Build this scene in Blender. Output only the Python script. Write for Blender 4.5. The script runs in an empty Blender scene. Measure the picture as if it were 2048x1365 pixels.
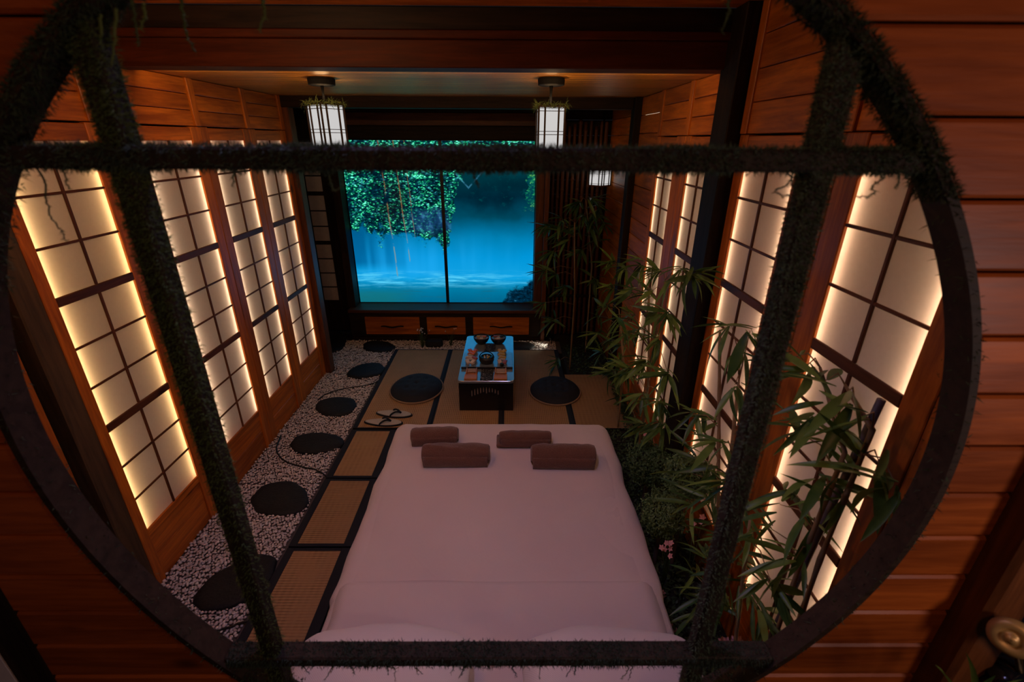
import bpy, bmesh, math, random
import numpy as np
from mathutils import Vector, Matrix, Euler, Quaternion
random.seed(7); rng = np.random.default_rng(7)
PI = math.pi
sc = bpy.context.scene
C = sc.collection

# ---------------------------------------------------------------- camera
H = 2.2                                    # eye height; the shoji heads are at eye level
F_PX, PITCH, YAW, ROLL = 935.64, 0.40611, 0.0071428, 0.0057
fw = np.array([math.sin(YAW)*math.cos(PITCH), math.cos(YAW)*math.cos(PITCH), -math.sin(PITCH)])
rt = np.array([math.cos(YAW), -math.sin(YAW), 0.0]); up = np.cross(rt, fw)
r2 = rt*math.cos(ROLL) + up*math.sin(ROLL); u2 = -rt*math.sin(ROLL) + up*math.cos(ROLL)
cam = bpy.data.cameras.new('camera'); cam.sensor_width = 36.0; cam.lens = 36.0*F_PX/2048
cam.clip_start = 0.02
cam.dof.use_dof = True; cam.dof.focus_distance = 3.6; cam.dof.aperture_fstop = 3.5
co = bpy.data.objects.new('camera', cam); C.objects.link(co)
co.matrix_world = Matrix(((r2[0], u2[0], -fw[0], 0), (r2[1], u2[1], -fw[1], 0), (r2[2], u2[2], -fw[2], H), (0, 0, 0, 1)))
sc.camera = co
CM = np.stack([r2, -u2, fw])
def ray(u, v): return CM.T @ np.array([(u-1024)/F_PX, (v-682.5)/F_PX, 1.0])
def atz(u, v, z):                           # where the line of sight meets a level surface at height z
    d = ray(u, v); t = (z-H)/d[2]; return Vector((d[0]*t, d[1]*t, z))
def aty(u, v, Y):                           # where it meets a wall facing the window at depth Y
    d = ray(u, v); t = Y/d[1]; return Vector((d[0]*t, Y, H+d[2]*t))

# ---------------------------------------------------------------- world, lights, exposure
w = bpy.data.worlds.new('world'); sc.world = w; w.use_nodes = True
w.node_tree.nodes['Background'].inputs[0].default_value = (.50, .48, .60, 1)
w.node_tree.nodes['Background'].inputs[1].default_value = 0.016
sc.view_settings.view_transform = 'Standard'; sc.view_settings.look = 'None'
sc.view_settings.exposure = 0.0; sc.view_settings.gamma = 1.0; sc.view_settings.use_curve_mapping = False
def lamp(name, kind, loc, energy, color, aim=None, **kw):
    l = bpy.data.lights.new(name, kind); l.energy = energy; l.color = color
    for k, v in kw.items(): setattr(l, k, v)
    o = bpy.data.objects.new(name, l); C.objects.link(o); o.location = loc
    if aim is not None: o.rotation_euler = (Vector(aim)-Vector(loc)).to_track_quat('-Z', 'Y').to_euler()
    return o
LED = 20.0                                   # radiance of the strips behind the shoji paper
SCREEN = 1.0
LANTERN = 0.62
# lamps of the place and an added bay fill: two ceiling spots over the bed, the corridor's wall lamp behind the viewer
lamp('bed_spot_pink', 'SPOT', (-.1, 1.95, 2.70), 6.5, (.92, .68, 1.0), (-.05, 2.0, 0), spot_size=2.2, spot_blend=.9, shadow_soft_size=.06)
lamp('bed_spot_violet', 'SPOT', (-.25, 1.05, 2.70), 19, (.54, .47, 1.0), (-.2, 1.25, 0), spot_size=2.1, spot_blend=.9, shadow_soft_size=.06)
lamp('bed_bay_fill_lamp', 'POINT', (-.95, 1.55, 2.60), 11.5, (1.0, .56, .28), shadow_soft_size=.10)  # unseen warm fill, added to brighten the pine walls and gravel
lamp('beam_led_strip', 'AREA', (-.40, 2.67, 2.512), 4.5, (1.0, .56, .24), (-.40, 3.6, 2.20), shape='RECTANGLE', size=2.7, size_y=.012)
lamp('corridor_ceiling_lamp', 'POINT', (.1, -.9, 2.95), 15, (1.0, .46, .22), shadow_soft_size=.12)
lamp('corridor_side_lamp', 'POINT', (1.22, -.05, 1.80), 9, (1.0, .74, .70), shadow_soft_size=.10)
sc.cycles.use_denoising = True
sc.cycles.max_bounces = 6; sc.cycles.diffuse_bounces = 3; sc.cycles.sample_clamp_indirect = 6

# ---------------------------------------------------------------- node helpers
class S:
    """a value in a shader graph, with arithmetic"""
    def __init__(s, g, k): s.g = g; s.k = k
    def m(s, op, *o):
        n = s.g.nt.nodes.new('ShaderNodeMath'); n.operation = op
        for i, a in enumerate((s,)+o): s.g.put(n.inputs[i], a)
        return S(s.g, n.outputs[0])
    def __add__(s, o): return s.m('ADD', o)
    __radd__ = __add__
    def __sub__(s, o): return s.m('SUBTRACT', o)
    def __rsub__(s, o): return s.g.val(o).m('SUBTRACT', s)
    def __mul__(s, o): return s.m('MULTIPLY', o)
    __rmul__ = __mul__
    def __truediv__(s, o): return s.m('DIVIDE', o)
    def abs(s): return s.m('ABSOLUTE')
    def pow(s, o): return s.m('POWER', o)
    def min(s, o): return s.m('MINIMUM', o)
    def max(s, o): return s.m('MAXIMUM', o)
    def step(s, a, b):                      # smooth step from a to b
        n = s.g.nt.nodes.new('ShaderNodeMapRange'); n.interpolation_type = 'SMOOTHSTEP'
        s.g.put(n.inputs[0], s); n.inputs[1].default_value = a; n.inputs[2].default_value = b
        return S(s.g, n.outputs[0])
class Graph:
    def __init__(g, name):
        g.mat = bpy.data.materials.new(name); g.mat.use_nodes = True; g.nt = g.mat.node_tree; g.nt.nodes.clear()
        g.out = g.nt.nodes.new('ShaderNodeOutputMaterial')
    def put(g, sock, a):
        if isinstance(a, S): g.nt.links.new(a.k, sock)
        elif isinstance(a, bpy.types.NodeSocket): g.nt.links.new(a, sock)
        elif isinstance(a, (tuple, list)) and hasattr(sock.default_value, '__len__') and len(sock.default_value) == 4: sock.default_value = (*a[:3], 1)
        else: sock.default_value = a
    def val(g, x):
        n = g.nt.nodes.new('ShaderNodeValue'); n.outputs[0].default_value = x; return S(g, n.outputs[0])
    def coord(g, kind='Object'):
        if not hasattr(g, 'tc'): g.tc = g.nt.nodes.new('ShaderNodeTexCoord')
        return g.tc.outputs[kind]
    def mapping(g, vec, scale=(1, 1, 1), loc=(0, 0, 0), rot=(0, 0, 0)):
        n = g.nt.nodes.new('ShaderNodeMapping'); g.put(n.inputs[0], vec)
        g.put(n.inputs[1], loc); n.inputs[2].default_value = rot; n.inputs[3].default_value = scale; return n.outputs[0]
    def xyz(g, vec):
        n = g.nt.nodes.new('ShaderNodeSeparateXYZ'); g.put(n.inputs[0], vec); return [S(g, o) for o in n.outputs]
    def vec(g, x, y, z=0.0):
        n = g.nt.nodes.new('ShaderNodeCombineXYZ')
        for i, a in enumerate((x, y, z)): g.put(n.inputs[i], a)
        return n.outputs[0]
    def noise(g, vec, scale, detail=3, rough=.55, dist=0.0):
        n = g.nt.nodes.new('ShaderNodeTexNoise'); g.put(n.inputs['Vector'], vec); n.inputs['Scale'].default_value = scale
        n.inputs['Detail'].default_value = detail; n.inputs['Roughness'].default_value = rough; n.inputs['Distortion'].default_value = dist
        return S(g, n.outputs[0])
    def voronoi(g, vec, scale, what='Distance', rand=1.0):
        n = g.nt.nodes.new('ShaderNodeTexVoronoi'); g.put(n.inputs['Vector'], vec); n.inputs['Scale'].default_value = scale
        n.inputs['Randomness'].default_value = rand; return n.outputs[what]
    def ramp(g, fac, stops):
        n = g.nt.nodes.new('ShaderNodeValToRGB'); g.put(n.inputs[0], fac); e = n.color_ramp.elements
        while len(e) < len(stops): e.new(.5)
        for q, (p, c) in zip(e, stops): q.position = p; q.color = (*c, 1)
        return n.outputs[0]
    def mix(g, fac, a, b, mode='MIX'):
        n = g.nt.nodes.new('ShaderNodeMix'); n.data_type = 'RGBA'; n.blend_type = mode
        g.put(n.inputs[0], fac); g.put(n.inputs[6], a); g.put(n.inputs[7], b); return n.outputs[2]
    def rand(g):
        n = g.nt.nodes.new('ShaderNodeObjectInfo'); return S(g, n.outputs['Random'])
    def hsv(g, col, h=.5, s=1.0, v=1.0):
        n = g.nt.nodes.new('ShaderNodeHueSaturation'); g.put(n.inputs['Color'], col)
        for k, a in (('Hue', h), ('Saturation', s), ('Value', v)): g.put(n.inputs[k], a)
        return n.outputs[0]
    def bsdf(g, color, rough=.5, bump=None, strength=.3, dist=.004, spec=.5, metal=0.0, **kw):
        b = g.nt.nodes.new('ShaderNodeBsdfPrincipled'); g.put(b.inputs['Base Color'], color); g.put(b.inputs['Roughness'], rough)
        b.inputs['Metallic'].default_value = metal; b.inputs['Specular IOR Level'].default_value = spec
        for k, a in kw.items(): g.put(b.inputs[k.replace('_', ' ')], a)
        if bump is not None:
            n = g.nt.nodes.new('ShaderNodeBump'); n.inputs['Strength'].default_value = strength; n.inputs['Distance'].default_value = dist
            g.put(n.inputs['Height'], bump); g.nt.links.new(n.outputs[0], b.inputs['Normal'])
        g.nt.links.new(b.outputs[0], g.out.inputs[0]); g.b = b
        return g.mat
def plain(name, c, rough=.6, **kw):
    g = Graph(name); n = g.noise(g.coord(), 30, 3)
    return g.bsdf(g.mix(n, tuple(x*.8 for x in c), tuple(min(1, x*1.15) for x in c)), rough, **kw)
def wood(name, axis, c0, c1, rough=.42, grain=1.0, spec=.4, knots=True, bump=.25, coat=0.0):
    g = Graph(name); r = g.rand()
    sc3 = [7.0*grain]*3; sc3[axis] = .55*grain
    off = g.vec(r*13.0, r*29.0, r*7.0)
    v = g.mapping(g.coord(), tuple(sc3), off)
    n1 = g.noise(v, 2.4, 5, .62, 1.1); n2 = g.noise(v, 11.0, 4, .6, .3)
    f = (n1*.65 + n2*.35).step(.30, .72)
    col = g.mix(f, c0, c1)
    if knots:
        sk = [2.2]*3; sk[axis] = 1.1
        k = S(g, g.voronoi(g.mapping(g.coord(), tuple(sk), off), 1.7)).step(.03, .11)
        col = g.mix(k, tuple(x*.35 for x in c0), col)
    col = g.hsv(col, v=r*.35 + .82)
    return g.bsdf(col, n2*.18 + (rough-.09), n2, bump, .002, spec, Coat_Weight=coat, Coat_Roughness=.16)
OR0, OR1 = (.27, .060, .005), (.68, .20, .015)
M = {}
for a, k in enumerate('xyz'):
    M['pine_'+k] = wood('honey_pine_'+k, a, OR0, OR1)
    M['dark_'+k] = wood('dark_stained_'+k, a, (.010, .006, .004), (.036, .019, .011), .6, spec=.18, knots=False)
    M['brown_'+k] = wood('brown_stained_'+k, a, (.055, .016, .004), (.17, .052, .012), .5)
M['siding'] = wood('red_cedar_siding', 0, (.22, .044, .005), (.47, .108, .014), .46)
M['beam'] = wood('mahogany_beam', 0, (.05, .009, .0012), (.12, .024, .003), .6, spec=.2, knots=False)
M['ceil'] = wood('varnished_ceiling', 0, (.45, .165, .015), (.80, .36, .045), .32, spec=.5, knots=False, bump=.9)
M['mossy_wood'] = wood('rough_brown_wood', 2, (.014, .011, .009), (.050, .036, .026), .75, 1.5, .2, knots=False)
M['hoop'] = wood('hoop_brown_wood', 0, (.016, .009, .006), (.050, .030, .018), .65, 1.3, .25, knots=False)

def paper_mat():
    g = Graph('shoji_paper'); n = g.noise(g.coord(), 60, 5, .7)
    col = g.mix(n, (.73, .71, .73), (.84, .82, .84))
    d = g.nt.nodes.new('ShaderNodeBsdfDiffuse'); t = g.nt.nodes.new('ShaderNodeBsdfTranslucent'); mx = g.nt.nodes.new('ShaderNodeMixShader')
    g.put(d.inputs[0], col); g.put(t.inputs[0], col); mx.inputs[0].default_value = .5
    g.nt.links.new(d.outputs[0], mx.inputs[1]); g.nt.links.new(t.outputs[0], mx.inputs[2]); g.nt.links.new(mx.outputs[0], g.out.inputs[0])
    return g.mat
M['paper'] = paper_mat()
M['dull_paper'] = plain('unlit_paper', (.50, .44, .42), .8)
def emit(name, c, s):
    g = Graph(name); e = g.nt.nodes.new('ShaderNodeEmission'); n = g.noise(g.coord(), 8, 2)
    g.put(e.inputs[0], g.mix(n, tuple(x*.95 for x in c), c)); e.inputs[1].default_value = s
    g.nt.links.new(e.outputs[0], g.out.inputs[0]); return g.mat
M['led_yellow'] = emit('led_yellow', (1.0, .64, .24), LED*1.15)
M['led_warm'] = emit('led_warm', (1.0, .72, .42), LED*1.05)
M['led_orange'] = emit('led_orange', (1.0, .62, .34), LED*1.1)
M['box_white'] = plain('light_box_white', (.16, .15, .14), .8)
M['black'] = plain('black_lacquer', (.008, .007, .008), .35)
M['black_metal'] = plain('black_metal', (.003, .003, .004), .7, spec=.12)
M['navy_cloth'] = plain('dark_navy_cloth', (.006, .009, .016), .85)
M['tan_cord'] = plain('tan_piping', (.30, .20, .12), .8)
M['brass'] = plain('brass', (.55, .36, .13), .32, metal=1.0)
M['soil'] = plain('dark_soil', (.016, .012, .008), .95)

# ---------------------------------------------------------------- mesh helpers
def wloc(p):
    v = Vector((0, 0, 0))
    while p is not None: v = v + p.location; p = p.parent
    return v
def link(name, me, parent=None, mat=None, smooth=False):
    o = bpy.data.objects.new(name, me); C.objects.link(o)
    if parent is not None: o.parent = parent
    if mat is not None and not me.materials: me.materials.append(M[mat] if isinstance(mat, str) else mat)
    if smooth: me.polygons.foreach_set('use_smooth', [True]*len(me.polygons))
    return o
def mesh(name, verts, faces, parent=None, mat=None, smooth=False):
    """verts in world coordinates; stored relative to the parent thing"""
    me = bpy.data.meshes.new(name); o = wloc(parent)
    vv = np.asarray(verts, dtype=float) - np.array(o)
    me.from_pydata(vv.tolist(), [], faces if isinstance(faces, list) else faces.tolist()); me.update()
    return link(name, me, parent, mat, smooth)
def bm_obj(name, bm, parent=None, mat=None, smooth=False):
    o = wloc(parent)
    if o.length > 0: bmesh.ops.translate(bm, verts=bm.verts, vec=-o)
    me = bpy.data.meshes.new(name); bm.to_mesh(me); bm.free()
    return link(name, me, parent, mat, smooth)
def box(name, lo, hi, mat, parent=None, bev=.003):
    bm = bmesh.new(); bmesh.ops.create_cube(bm, size=1)
    lo = Vector(lo); hi = Vector(hi); c = (lo+hi)/2; s = hi-lo
    for v in bm.verts: v.co = Vector((v.co.x*s.x, v.co.y*s.y, v.co.z*s.z)) + c
    if bev: bmesh.ops.bevel(bm, geom=bm.edges[:], offset=min(bev, min(s)*.3), segments=1, affect='EDGES')
    return bm_obj(name, bm, parent, mat)
def thing(name, label, cat, loc=(0, 0, 0), group=None, kind=None):
    o = bpy.data.objects.new(name, None); C.objects.link(o); o.location = loc; o.empty_display_size = .1
    return tag(o, label, cat, group, kind)
def tag(o, label, cat, group=None, kind=None):
    o['label'] = label; o['category'] = cat
    if group: o['group'] = group
    if kind: o['kind'] = kind
    return o
def tube(pts, rad, n=8, closed=False):
    """verts, faces of a tube along pts; rad a number or one per point"""
    P = [Vector(p) for p in pts]; R = rad if isinstance(rad, (list, tuple)) else [rad]*len(P)
    V, Fc = [], []; prev = None
    for i, p in enumerate(P):
        t = (P[min(i+1, len(P)-1)] - P[max(i-1, 0)]).normalized()
        a = prev - t*prev.dot(t) if prev is not None else t.orthogonal()
        a.normalize(); prev = a; b = t.cross(a)
        for k in range(n): V.append(p + (a*math.cos(2*PI*k/n) + b*math.sin(2*PI*k/n))*R[i])
    for i in range(len(P)-1):
        for k in range(n): Fc.append((i*n+k, i*n+(k+1) % n, (i+1)*n+(k+1) % n, (i+1)*n+k))
    Fc.append(tuple(range(n-1, -1, -1))); Fc.append(tuple(range((len(P)-1)*n, len(P)*n)))
    return V, Fc
def lathe(prof, n=24, c=(0, 0, 0)):
    V, Fc = [], []
    for r, z in prof:
        for k in range(n): V.append((c[0]+r*math.cos(2*PI*k/n), c[1]+r*math.sin(2*PI*k/n), c[2]+z))
    for i in range(len(prof)-1):
        for k in range(n): Fc.append((i*n+k, i*n+(k+1) % n, (i+1)*n+(k+1) % n, (i+1)*n+k))
    Fc.append(tuple(range(n-1, -1, -1))); Fc.append(tuple(range((len(prof)-1)*n, len(prof)*n)))
    return V, Fc
def rbox(c, s, r, n=10):
    """rounded box: verts, faces from a subdivided cube"""
    bm = bmesh.new(); bmesh.ops.create_cube(bm, size=2); bmesh.ops.subdivide_edges(bm, edges=bm.edges[:], cuts=n, use_grid_fill=True)
    c = Vector(c); h = Vector(s)/2
    for v in bm.verts:
        q = [0, 0, 0]
        for i in range(3):                 # crowd the rows toward the edges so the rounding has points
            t = v.co[i]; q[i] = math.copysign(abs(t)**.6, t)*h[i]
        q = Vector(q); k = Vector([max(-(h[i]-r), min(h[i]-r, q[i])) for i in range(3)]); d = q-k
        v.co = c + (k + d.normalized()*r if d.length > 1e-9 else q)
    V = [v.co.copy() for v in bm.verts]; bm.verts.index_update(); Fc = [tuple(v.index for v in f.verts) for f in bm.faces]; bm.free()
    return V, Fc
def sm_noise(x, y, s=1.0, seed=0):
    return (math.sin(x*3.1*s+seed) + math.sin(y*2.7*s+1.3*seed+x*s*1.9) + math.sin((x+y)*4.7*s+2.1*seed)*.6)/2.6

# ================================================================= STRUCTURE
XL, XR = -1.86, 1.056            # the two shoji walls
YB, BEAM = 4.25, 2.50            # back opening, cross beam
ZC, ZN = 2.52, 2.74              # far and near ceilings
YW = 0.70                        # window wall, face towards the viewer

fl = tag(box('floor', (-2.7, -1.6, -.08), (1.9, 5.6, -.03), 'soil'), 'dark floor slab under gravel and mats', 'floor', kind='structure')

# ceilings: planks across the room
def ceiling(name, y0, y1, z, x0, x1, mat, label, wd):
    t = thing(name, label, 'ceiling', (0, y0, z), kind='structure')
    n = max(1, round((y1-y0)/wd)); wd = (y1-y0)/n
    for i in range(n): box('plank', (x0, y0+i*wd+.0015, z), (x1, y0+(i+1)*wd-.0015, z+.018), mat, t, .003)
    box('backing_board', (x0, y0, z+.019), (x1, y1, z+.03), 'dark_x', t, 0)
    return t
ceiling('ceiling', BEAM+.12, YB, ZC, XL-.02, XR+.02, 'ceil', 'glossy plank ceiling with the paper lanterns, reflecting the screen', .098)
ceiling('ceiling_near', YW+.1, BEAM-.03, ZN, XL-.1, XR+.1, 'pine_x', 'plank ceiling above the bed, on the window side of the beam', .13)
# cross beam: lower board, ledge, dark recessed upper part
t = thing('trim_1', 'dark red-brown cross beam spanning the room between the shoji walls', 'beam', (0, BEAM, 2.5), kind='structure')
box('beam_board', (XL-.05, BEAM-.01, 2.505), (XR+.02, BEAM+.14, 2.618), 'beam', t, .004)
box('beam_cap', (XL-.05, BEAM-.03, 2.618), (XR+.02, BEAM+.14, 2.652), 'beam', t, .004)
box('beam_recess', (XL-.05, BEAM-.02, 2.652), (XR+.02, BEAM+.14, 2.742), 'dark_x', t, .004)

# ---- shoji panels
def shoji(side, x, y0, y1, z0, z1, ya, yb, led, label, group):
    """side -1 left wall, +1 right wall; paper from y0..y1, frame from ya..yb. Frame face stands at x, light box behind it"""
    s = side
    t = thing('shoji_panel', label, 'shoji panel', (x+s*.05, (ya+yb)/2, 0), group)
    def bx(name, a, b, yy0, yy1, zz0, zz1, mat, p=t, bev=.003):
        xs = sorted((x+s*a, x+s*b)); return box(name, (xs[0], yy0, zz0), (xs[1], yy1, zz1), mat, p, bev)
    for q0, q1 in ((ya+.002, y0), (y1, yb-.002)): bx('stile', 0, .11, q0, q1, 0.0, z1+.075, 'pine_z')
    bx('rail', .004, .11, y0, y1, z1, z1+.07, 'pine_y')
    bx('kick_board', .010, .06, y0, y1, .0, z0*.48, 'pine_y'); bx('kick_board', .010, .06, y0, y1, z0*.48+.002, z0-.045, 'pine_y')
    bx('rail', .004, .11, y0, y1, z0-.045, z0, 'pine_y')
    hz = (z1-z0)
    for k in (1, 2):
        zc = z0+hz*k/3; bx('rail', .000, .011, y0, y1, zc-.020, zc+.020, 'brown_y')
    ym = (y0+y1)/2
    for k in range(3):
        a = z0+hz*k/3 + (.02 if k else 0); b = z0+hz*(k+1)/3 - (.02 if k < 2 else 0)
        bx('muntin', .002, .0112, ym-.0065, ym+.0065, a, b, 'brown_z', bev=.002)
        for j in (1, 2):
            zc = a+(b-a)*j/3; bx('muntin', .003, .0112, y0, y1, zc-.0055, zc+.0055, 'brown_y', bev=.002)
        for j in range(3):
            for c0, c1 in ((y0, ym), (ym, y1)):
                za, zb = a+(b-a)*j/3, a+(b-a)*(j+1)/3
                if j == 0: za -= .02
                if j == 2: zb += .02
                xp = x+s*.012
                mesh('paper_pane', [(xp, c0, za), (xp, c1, za), (xp, c1, zb), (xp, c0, zb)], [(0, 1, 2, 3)], t, 'paper')
    bk = bx('light_box', .075, .083, y0, y1, z0, z1, 'box_white', bev=0)
    for q0, q1 in ((y0+.001, y0+.006), (y1-.006, y1-.001)):
        bx('led_strip', .028, .036, q0, q1, z0+.005, z1-.005, led, bk, 0)
    return t
ZL0, ZL1 = .338, 2.187
ords = ['first', 'second', 'third', 'fourth']
Lp = [(1.842, 2.268, 1.785, 2.35), (2.583, 3.005, 2.49, 3.09), (3.175, 3.588, 3.09, 3.675), (3.762, 4.172, 3.675, 4.26)]
for i, (a, b, ya, yb) in enumerate(Lp):
    shoji(-1, XL, a, b, ZL0, ZL1, ya, yb, 'led_yellow' if i == 0 else 'led_warm',
          f'backlit paper shoji panel, {ords[i]} along the gravel path counting from the round window', 'backlit shoji panels along the gravel path')
ZR0, ZR1 = .36, 2.152
Rp = [(1.09, 1.494, 1.00, 1.60), (1.835, 2.255, 1.60, 2.335), (2.602, 2.968, 2.53, 3.05), (3.215, 3.568, 3.05, 3.64)]
for i, (a, b, ya, yb) in enumerate(Rp):
    shoji(1, XR, a, b, ZR0, ZR1, ya, yb, 'led_orange' if i < 2 else 'led_warm',
          f'backlit paper shoji panel behind the bamboo, {ords[i]} counting from the round window', 'backlit shoji panels behind the bamboo')

# ---- left wall: upper boards, posts
wl = thing('wall_left', 'honey pine boards and posts above and around the shoji on the gravel side', 'wall', (XL, 3, 0), kind='structure')
for y0, y1, zt in ((1.785, 2.35, ZN), (2.49, 3.09, ZC), (3.09, 3.675, ZC), (3.675, 4.26, ZC)):
    zs = ZL1+.078; n = 3 if zt == ZC else 4; hh = (zt-zs)/n
    for k in range(n): box('board', (XL-.05, y0+.03, zs+k*hh+.001), (XL-.006, y1-.03, zs+(k+1)*hh-.0025), 'pine_y', wl, .003)
for yy, zt in ((1.814, ZN), (2.322, ZN), (2.518, ZC), (3.09, ZC), (3.675, ZC), (4.232, ZC)): box('batten', (XL-.05, yy-.028, ZL1+.078), (XL+.004, yy+.028, zt), 'pine_z', wl)
box('post', (XL-.08, 2.352, 0), (XL+.006, 2.488, ZN), 'pine_z', wl)
box('post', (XL-.08, 1.683, 0), (XL+.004, 1.783, ZN), wood('olive_brown_post', 2, (.045, .026, .010), (.13, .078, .030), .6, knots=False), wl, .006)
box('post', (XL-.10, 4.262, 0), (XL+.05, 4.37, ZC), 'brown_z', wl, .005)
box('board', (XL-.12, 1.624, 0), (XL-.07, 1.683, ZN), 'dark_z', wl)  # dark board in the shadow gap, its shade put into the colour
box('post', (XL-.08, 1.545, 0), (XL+.0, 1.624, ZN), 'pine_z', wl, .006)
box('board', (XL-.12, 1.2, 0), (XL-.04, 1.544, ZN), 'dark_z', wl)
for k in range(10): box('board', (XL-.06, .75, k*.274+.001), (XL-.02, 1.198, (k+1)*.274-.003), 'brown_y', wl)
box('backing_board', (XL-.16, .7, 0), (XL-.125, 4.37, ZN), 'dark_z', wl, 0)

# ---- right wall
wr = thing('wall_right', 'honey pine boards and battens above and beside the shoji on the garden side', 'wall', (XR, 3, 0), kind='structure')
for y0, y1, zt in ((1.00, 1.60, ZN), (1.60, 2.335, ZN), (2.53, 3.05, ZC), (3.05, 3.64, ZC)):
    zs = ZR1+.078; n = 4 if zt == ZN else 3; hh = (zt-zs)/n
    for k in range(n): box('board', (XR+.006, y0+.03, zs+k*hh+.001), (XR+.05, y1-.03, zs+(k+1)*hh-.0025), 'pine_y', wr, .003)
for yy, zt in ((1.03, ZN), (1.60, ZN), (2.307, ZN), (2.558, ZC), (3.05, ZC), (3.612, ZC)): box('batten', (XR-.004, yy-.028, ZR1+.078), (XR+.05, yy+.028, zt), 'pine_z', wr)
box('post', (XR-.062, 2.345, 0), (XR+.06, 2.525, ZN), 'dark_z', wr, .005)
nb = 19
for k in range(nb):
    hh = ZC/nb; box('board', (XR+.004, 3.642, k*hh+.001), (XR+.03, 4.17, (k+1)*hh-.004), 'pine_y', wr)
box('post', (XR-.05, 4.18, 0), (XR+.06, 4.30, ZC), 'dark_z', wr, .005)
box('wide_plank', (XR-.002, .78, 0), (XR+.05, .998, ZN), 'pine_z', wr, .004)
box('backing_board', (XR+.115, .78, 0), (XR+.14, 5.5, ZN), 'dark_z', wr, 0)
box('rear_board', (XR+.038, 3.642, 0), (XR+.05, 4.17, ZC), 'pine_y', wr, 0)
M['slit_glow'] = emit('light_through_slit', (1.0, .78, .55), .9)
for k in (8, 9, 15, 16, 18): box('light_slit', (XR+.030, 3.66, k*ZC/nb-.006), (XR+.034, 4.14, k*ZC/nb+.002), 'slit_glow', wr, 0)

# ---- back: header over the opening, alcove shell
wb = thing('wall_back', 'dark wooden back wall of the alcove around the screen', 'wall', (-.7, 5.45, 0), kind='structure')
YS = 5.40
box('header', (XL-.1, YB, 2.435), (XR+.05, YB+.12, ZC+.02), 'dark_x', wb, .004)
for k, (z0, z1, m) in enumerate(((2.46, 2.60, 'dark_x'), (2.335, 2.455, 'brown_x'), (2.20, 2.325, 'dark_x'))):
    box('board', (-1.86, YS-.03+.005*k, z0), (.38, YS+.03, z1), m, wb)
for k in range(18):
    box('board', (-2.6, YS+.03, k*.15), (1.2, YS+.05, k*.15+.146), 'dark_x', wb)
box('alcove_side', (-2.62, 4.38, 0), (-2.58, YS+.05, 2.6), 'dark_y', wb, 0)
box('alcove_return', (-2.62, 4.30, 0), (XL-.10, 4.37, 2.6), 'dark_x', wb, 0)
box('alcove_ceiling', (-2.62, YB+.12, 2.53), (1.2, YS+.05, 2.56), 'dark_x', wb, 0)
for k in range(17): box('board', (XR+.02, 4.305, k*.15), (XR+.045, YS+.02, k*.15+.146), 'pine_y', wb)
# wooden door with a column of dull paper squares beside the screen
d1 = thing('door_1', 'dark wooden door with a column of unlit paper squares beside the screen', 'door', (-2.15, YS-.02, 0), kind='structure')
box('door_leaf', (-2.50, YS-.02, .03), (-1.90, YS+.02, 2.44), 'dark_z', d1)
for sx in (-2.24, -2.02): box('stile', (sx-.015, YS-.035, .30), (sx+.015, YS-.018, 2.32), 'dark_z', d1, .002)
zz = [.42, .59, .76, .93, 1.13, 1.30, 1.47, 1.67, 1.84, 2.01]
for z in zz: box('paper_pane', (-2.215, YS-.028, z), (-2.045, YS-.02, z+.155), 'dull_paper', d1, .001)

# ---- window wall with the round opening
co_ = [0.8522, -0.0372, -0.0328, -0.0183, -0.0144, 0.0056, 0.0097, 0.0071, -0.0056]
WC = (0.0, 1.66)
def rim_r(th):
    r = co_[0]
    for k in range(1, 5): r += co_[2*k-1]*math.cos(k*th) + co_[2*k]*math.sin(k*th)
    return r
ring = [(WC[0]+rim_r(a)*math.cos(a), WC[1]+rim_r(a)*math.sin(a)) for a in np.linspace(0, 2*PI, 361)[:-1]]
def hole(z):                                # left and right edge of the opening at height z
    xs = []
    for (x0, z0), (x1, z1) in zip(ring, ring[1:]+ring[:1]):
        if (z0-z)*(z1-z) <= 0 and z0 != z1: xs.append(x0+(x1-x0)*(z-z0)/(z1-z0))
    return (min(xs), max(xs)) if len(xs) >= 2 else None
wf = thing('wall_front', 'red-brown horizontal board wall around the moss-covered round window', 'wall', (0, YW, 0), kind='structure')
X0, X1 = -1.062, .972
pitch = .1083; zb = 1.924*1.0
zref = H - (H-1.924)*YW/.66
zlist = []
z = zref
while z > 0: z -= pitch
while z < ZN: zlist.append(z); z += pitch
def strip(name, rows, side):
    """board with a curved end; rows = [(z, xa, xb)]"""
    V, Fc = [], []; n = len(rows)
    for y in (YW, YW+.022):
        for i, (z, xa, xb) in enumerate(rows):
            yy = y + (.005 if y == YW and i in (0, n-1) else 0); V += [(xa, yy, z), (xb, yy, z)]
    for i in range(n-1):
        a = 2*i; b = 2*n+2*i
        Fc += [(a, a+1, a+3, a+2), (b+1, b, b+2, b+3), (a, a+2, b+2, b), (a+3, a+1, b+1, b+3)]
    Fc += [(0, 2*n, 2*n+1, 1), (2*n-2, 2*n-1, 4*n-1, 4*n-2)]
    return mesh(name, V, Fc, wf, 'siding')
for z0 in zlist:
    za, zb_ = max(0, z0+.0022), min(ZN, z0+pitch-.0022)
    zs = [za]+list(np.linspace(za+.005, zb_-.005, 8))+[zb_]; hs = [hole(z) for z in zs]
    if not any(hs): strip('board', [(z, X0, X1) for z in (za, za+.005, zb_-.005, zb_)], 0)
    else:
        cx = .0
        L = [(z, X0, (h[0]-.006) if h else cx) for z, h in zip(zs, hs)]; R = [(z, (h[1]+.006) if h else cx, X1) for z, h in zip(zs, hs)]
        strip('board', L, -1); strip('board', R, 1)
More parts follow.
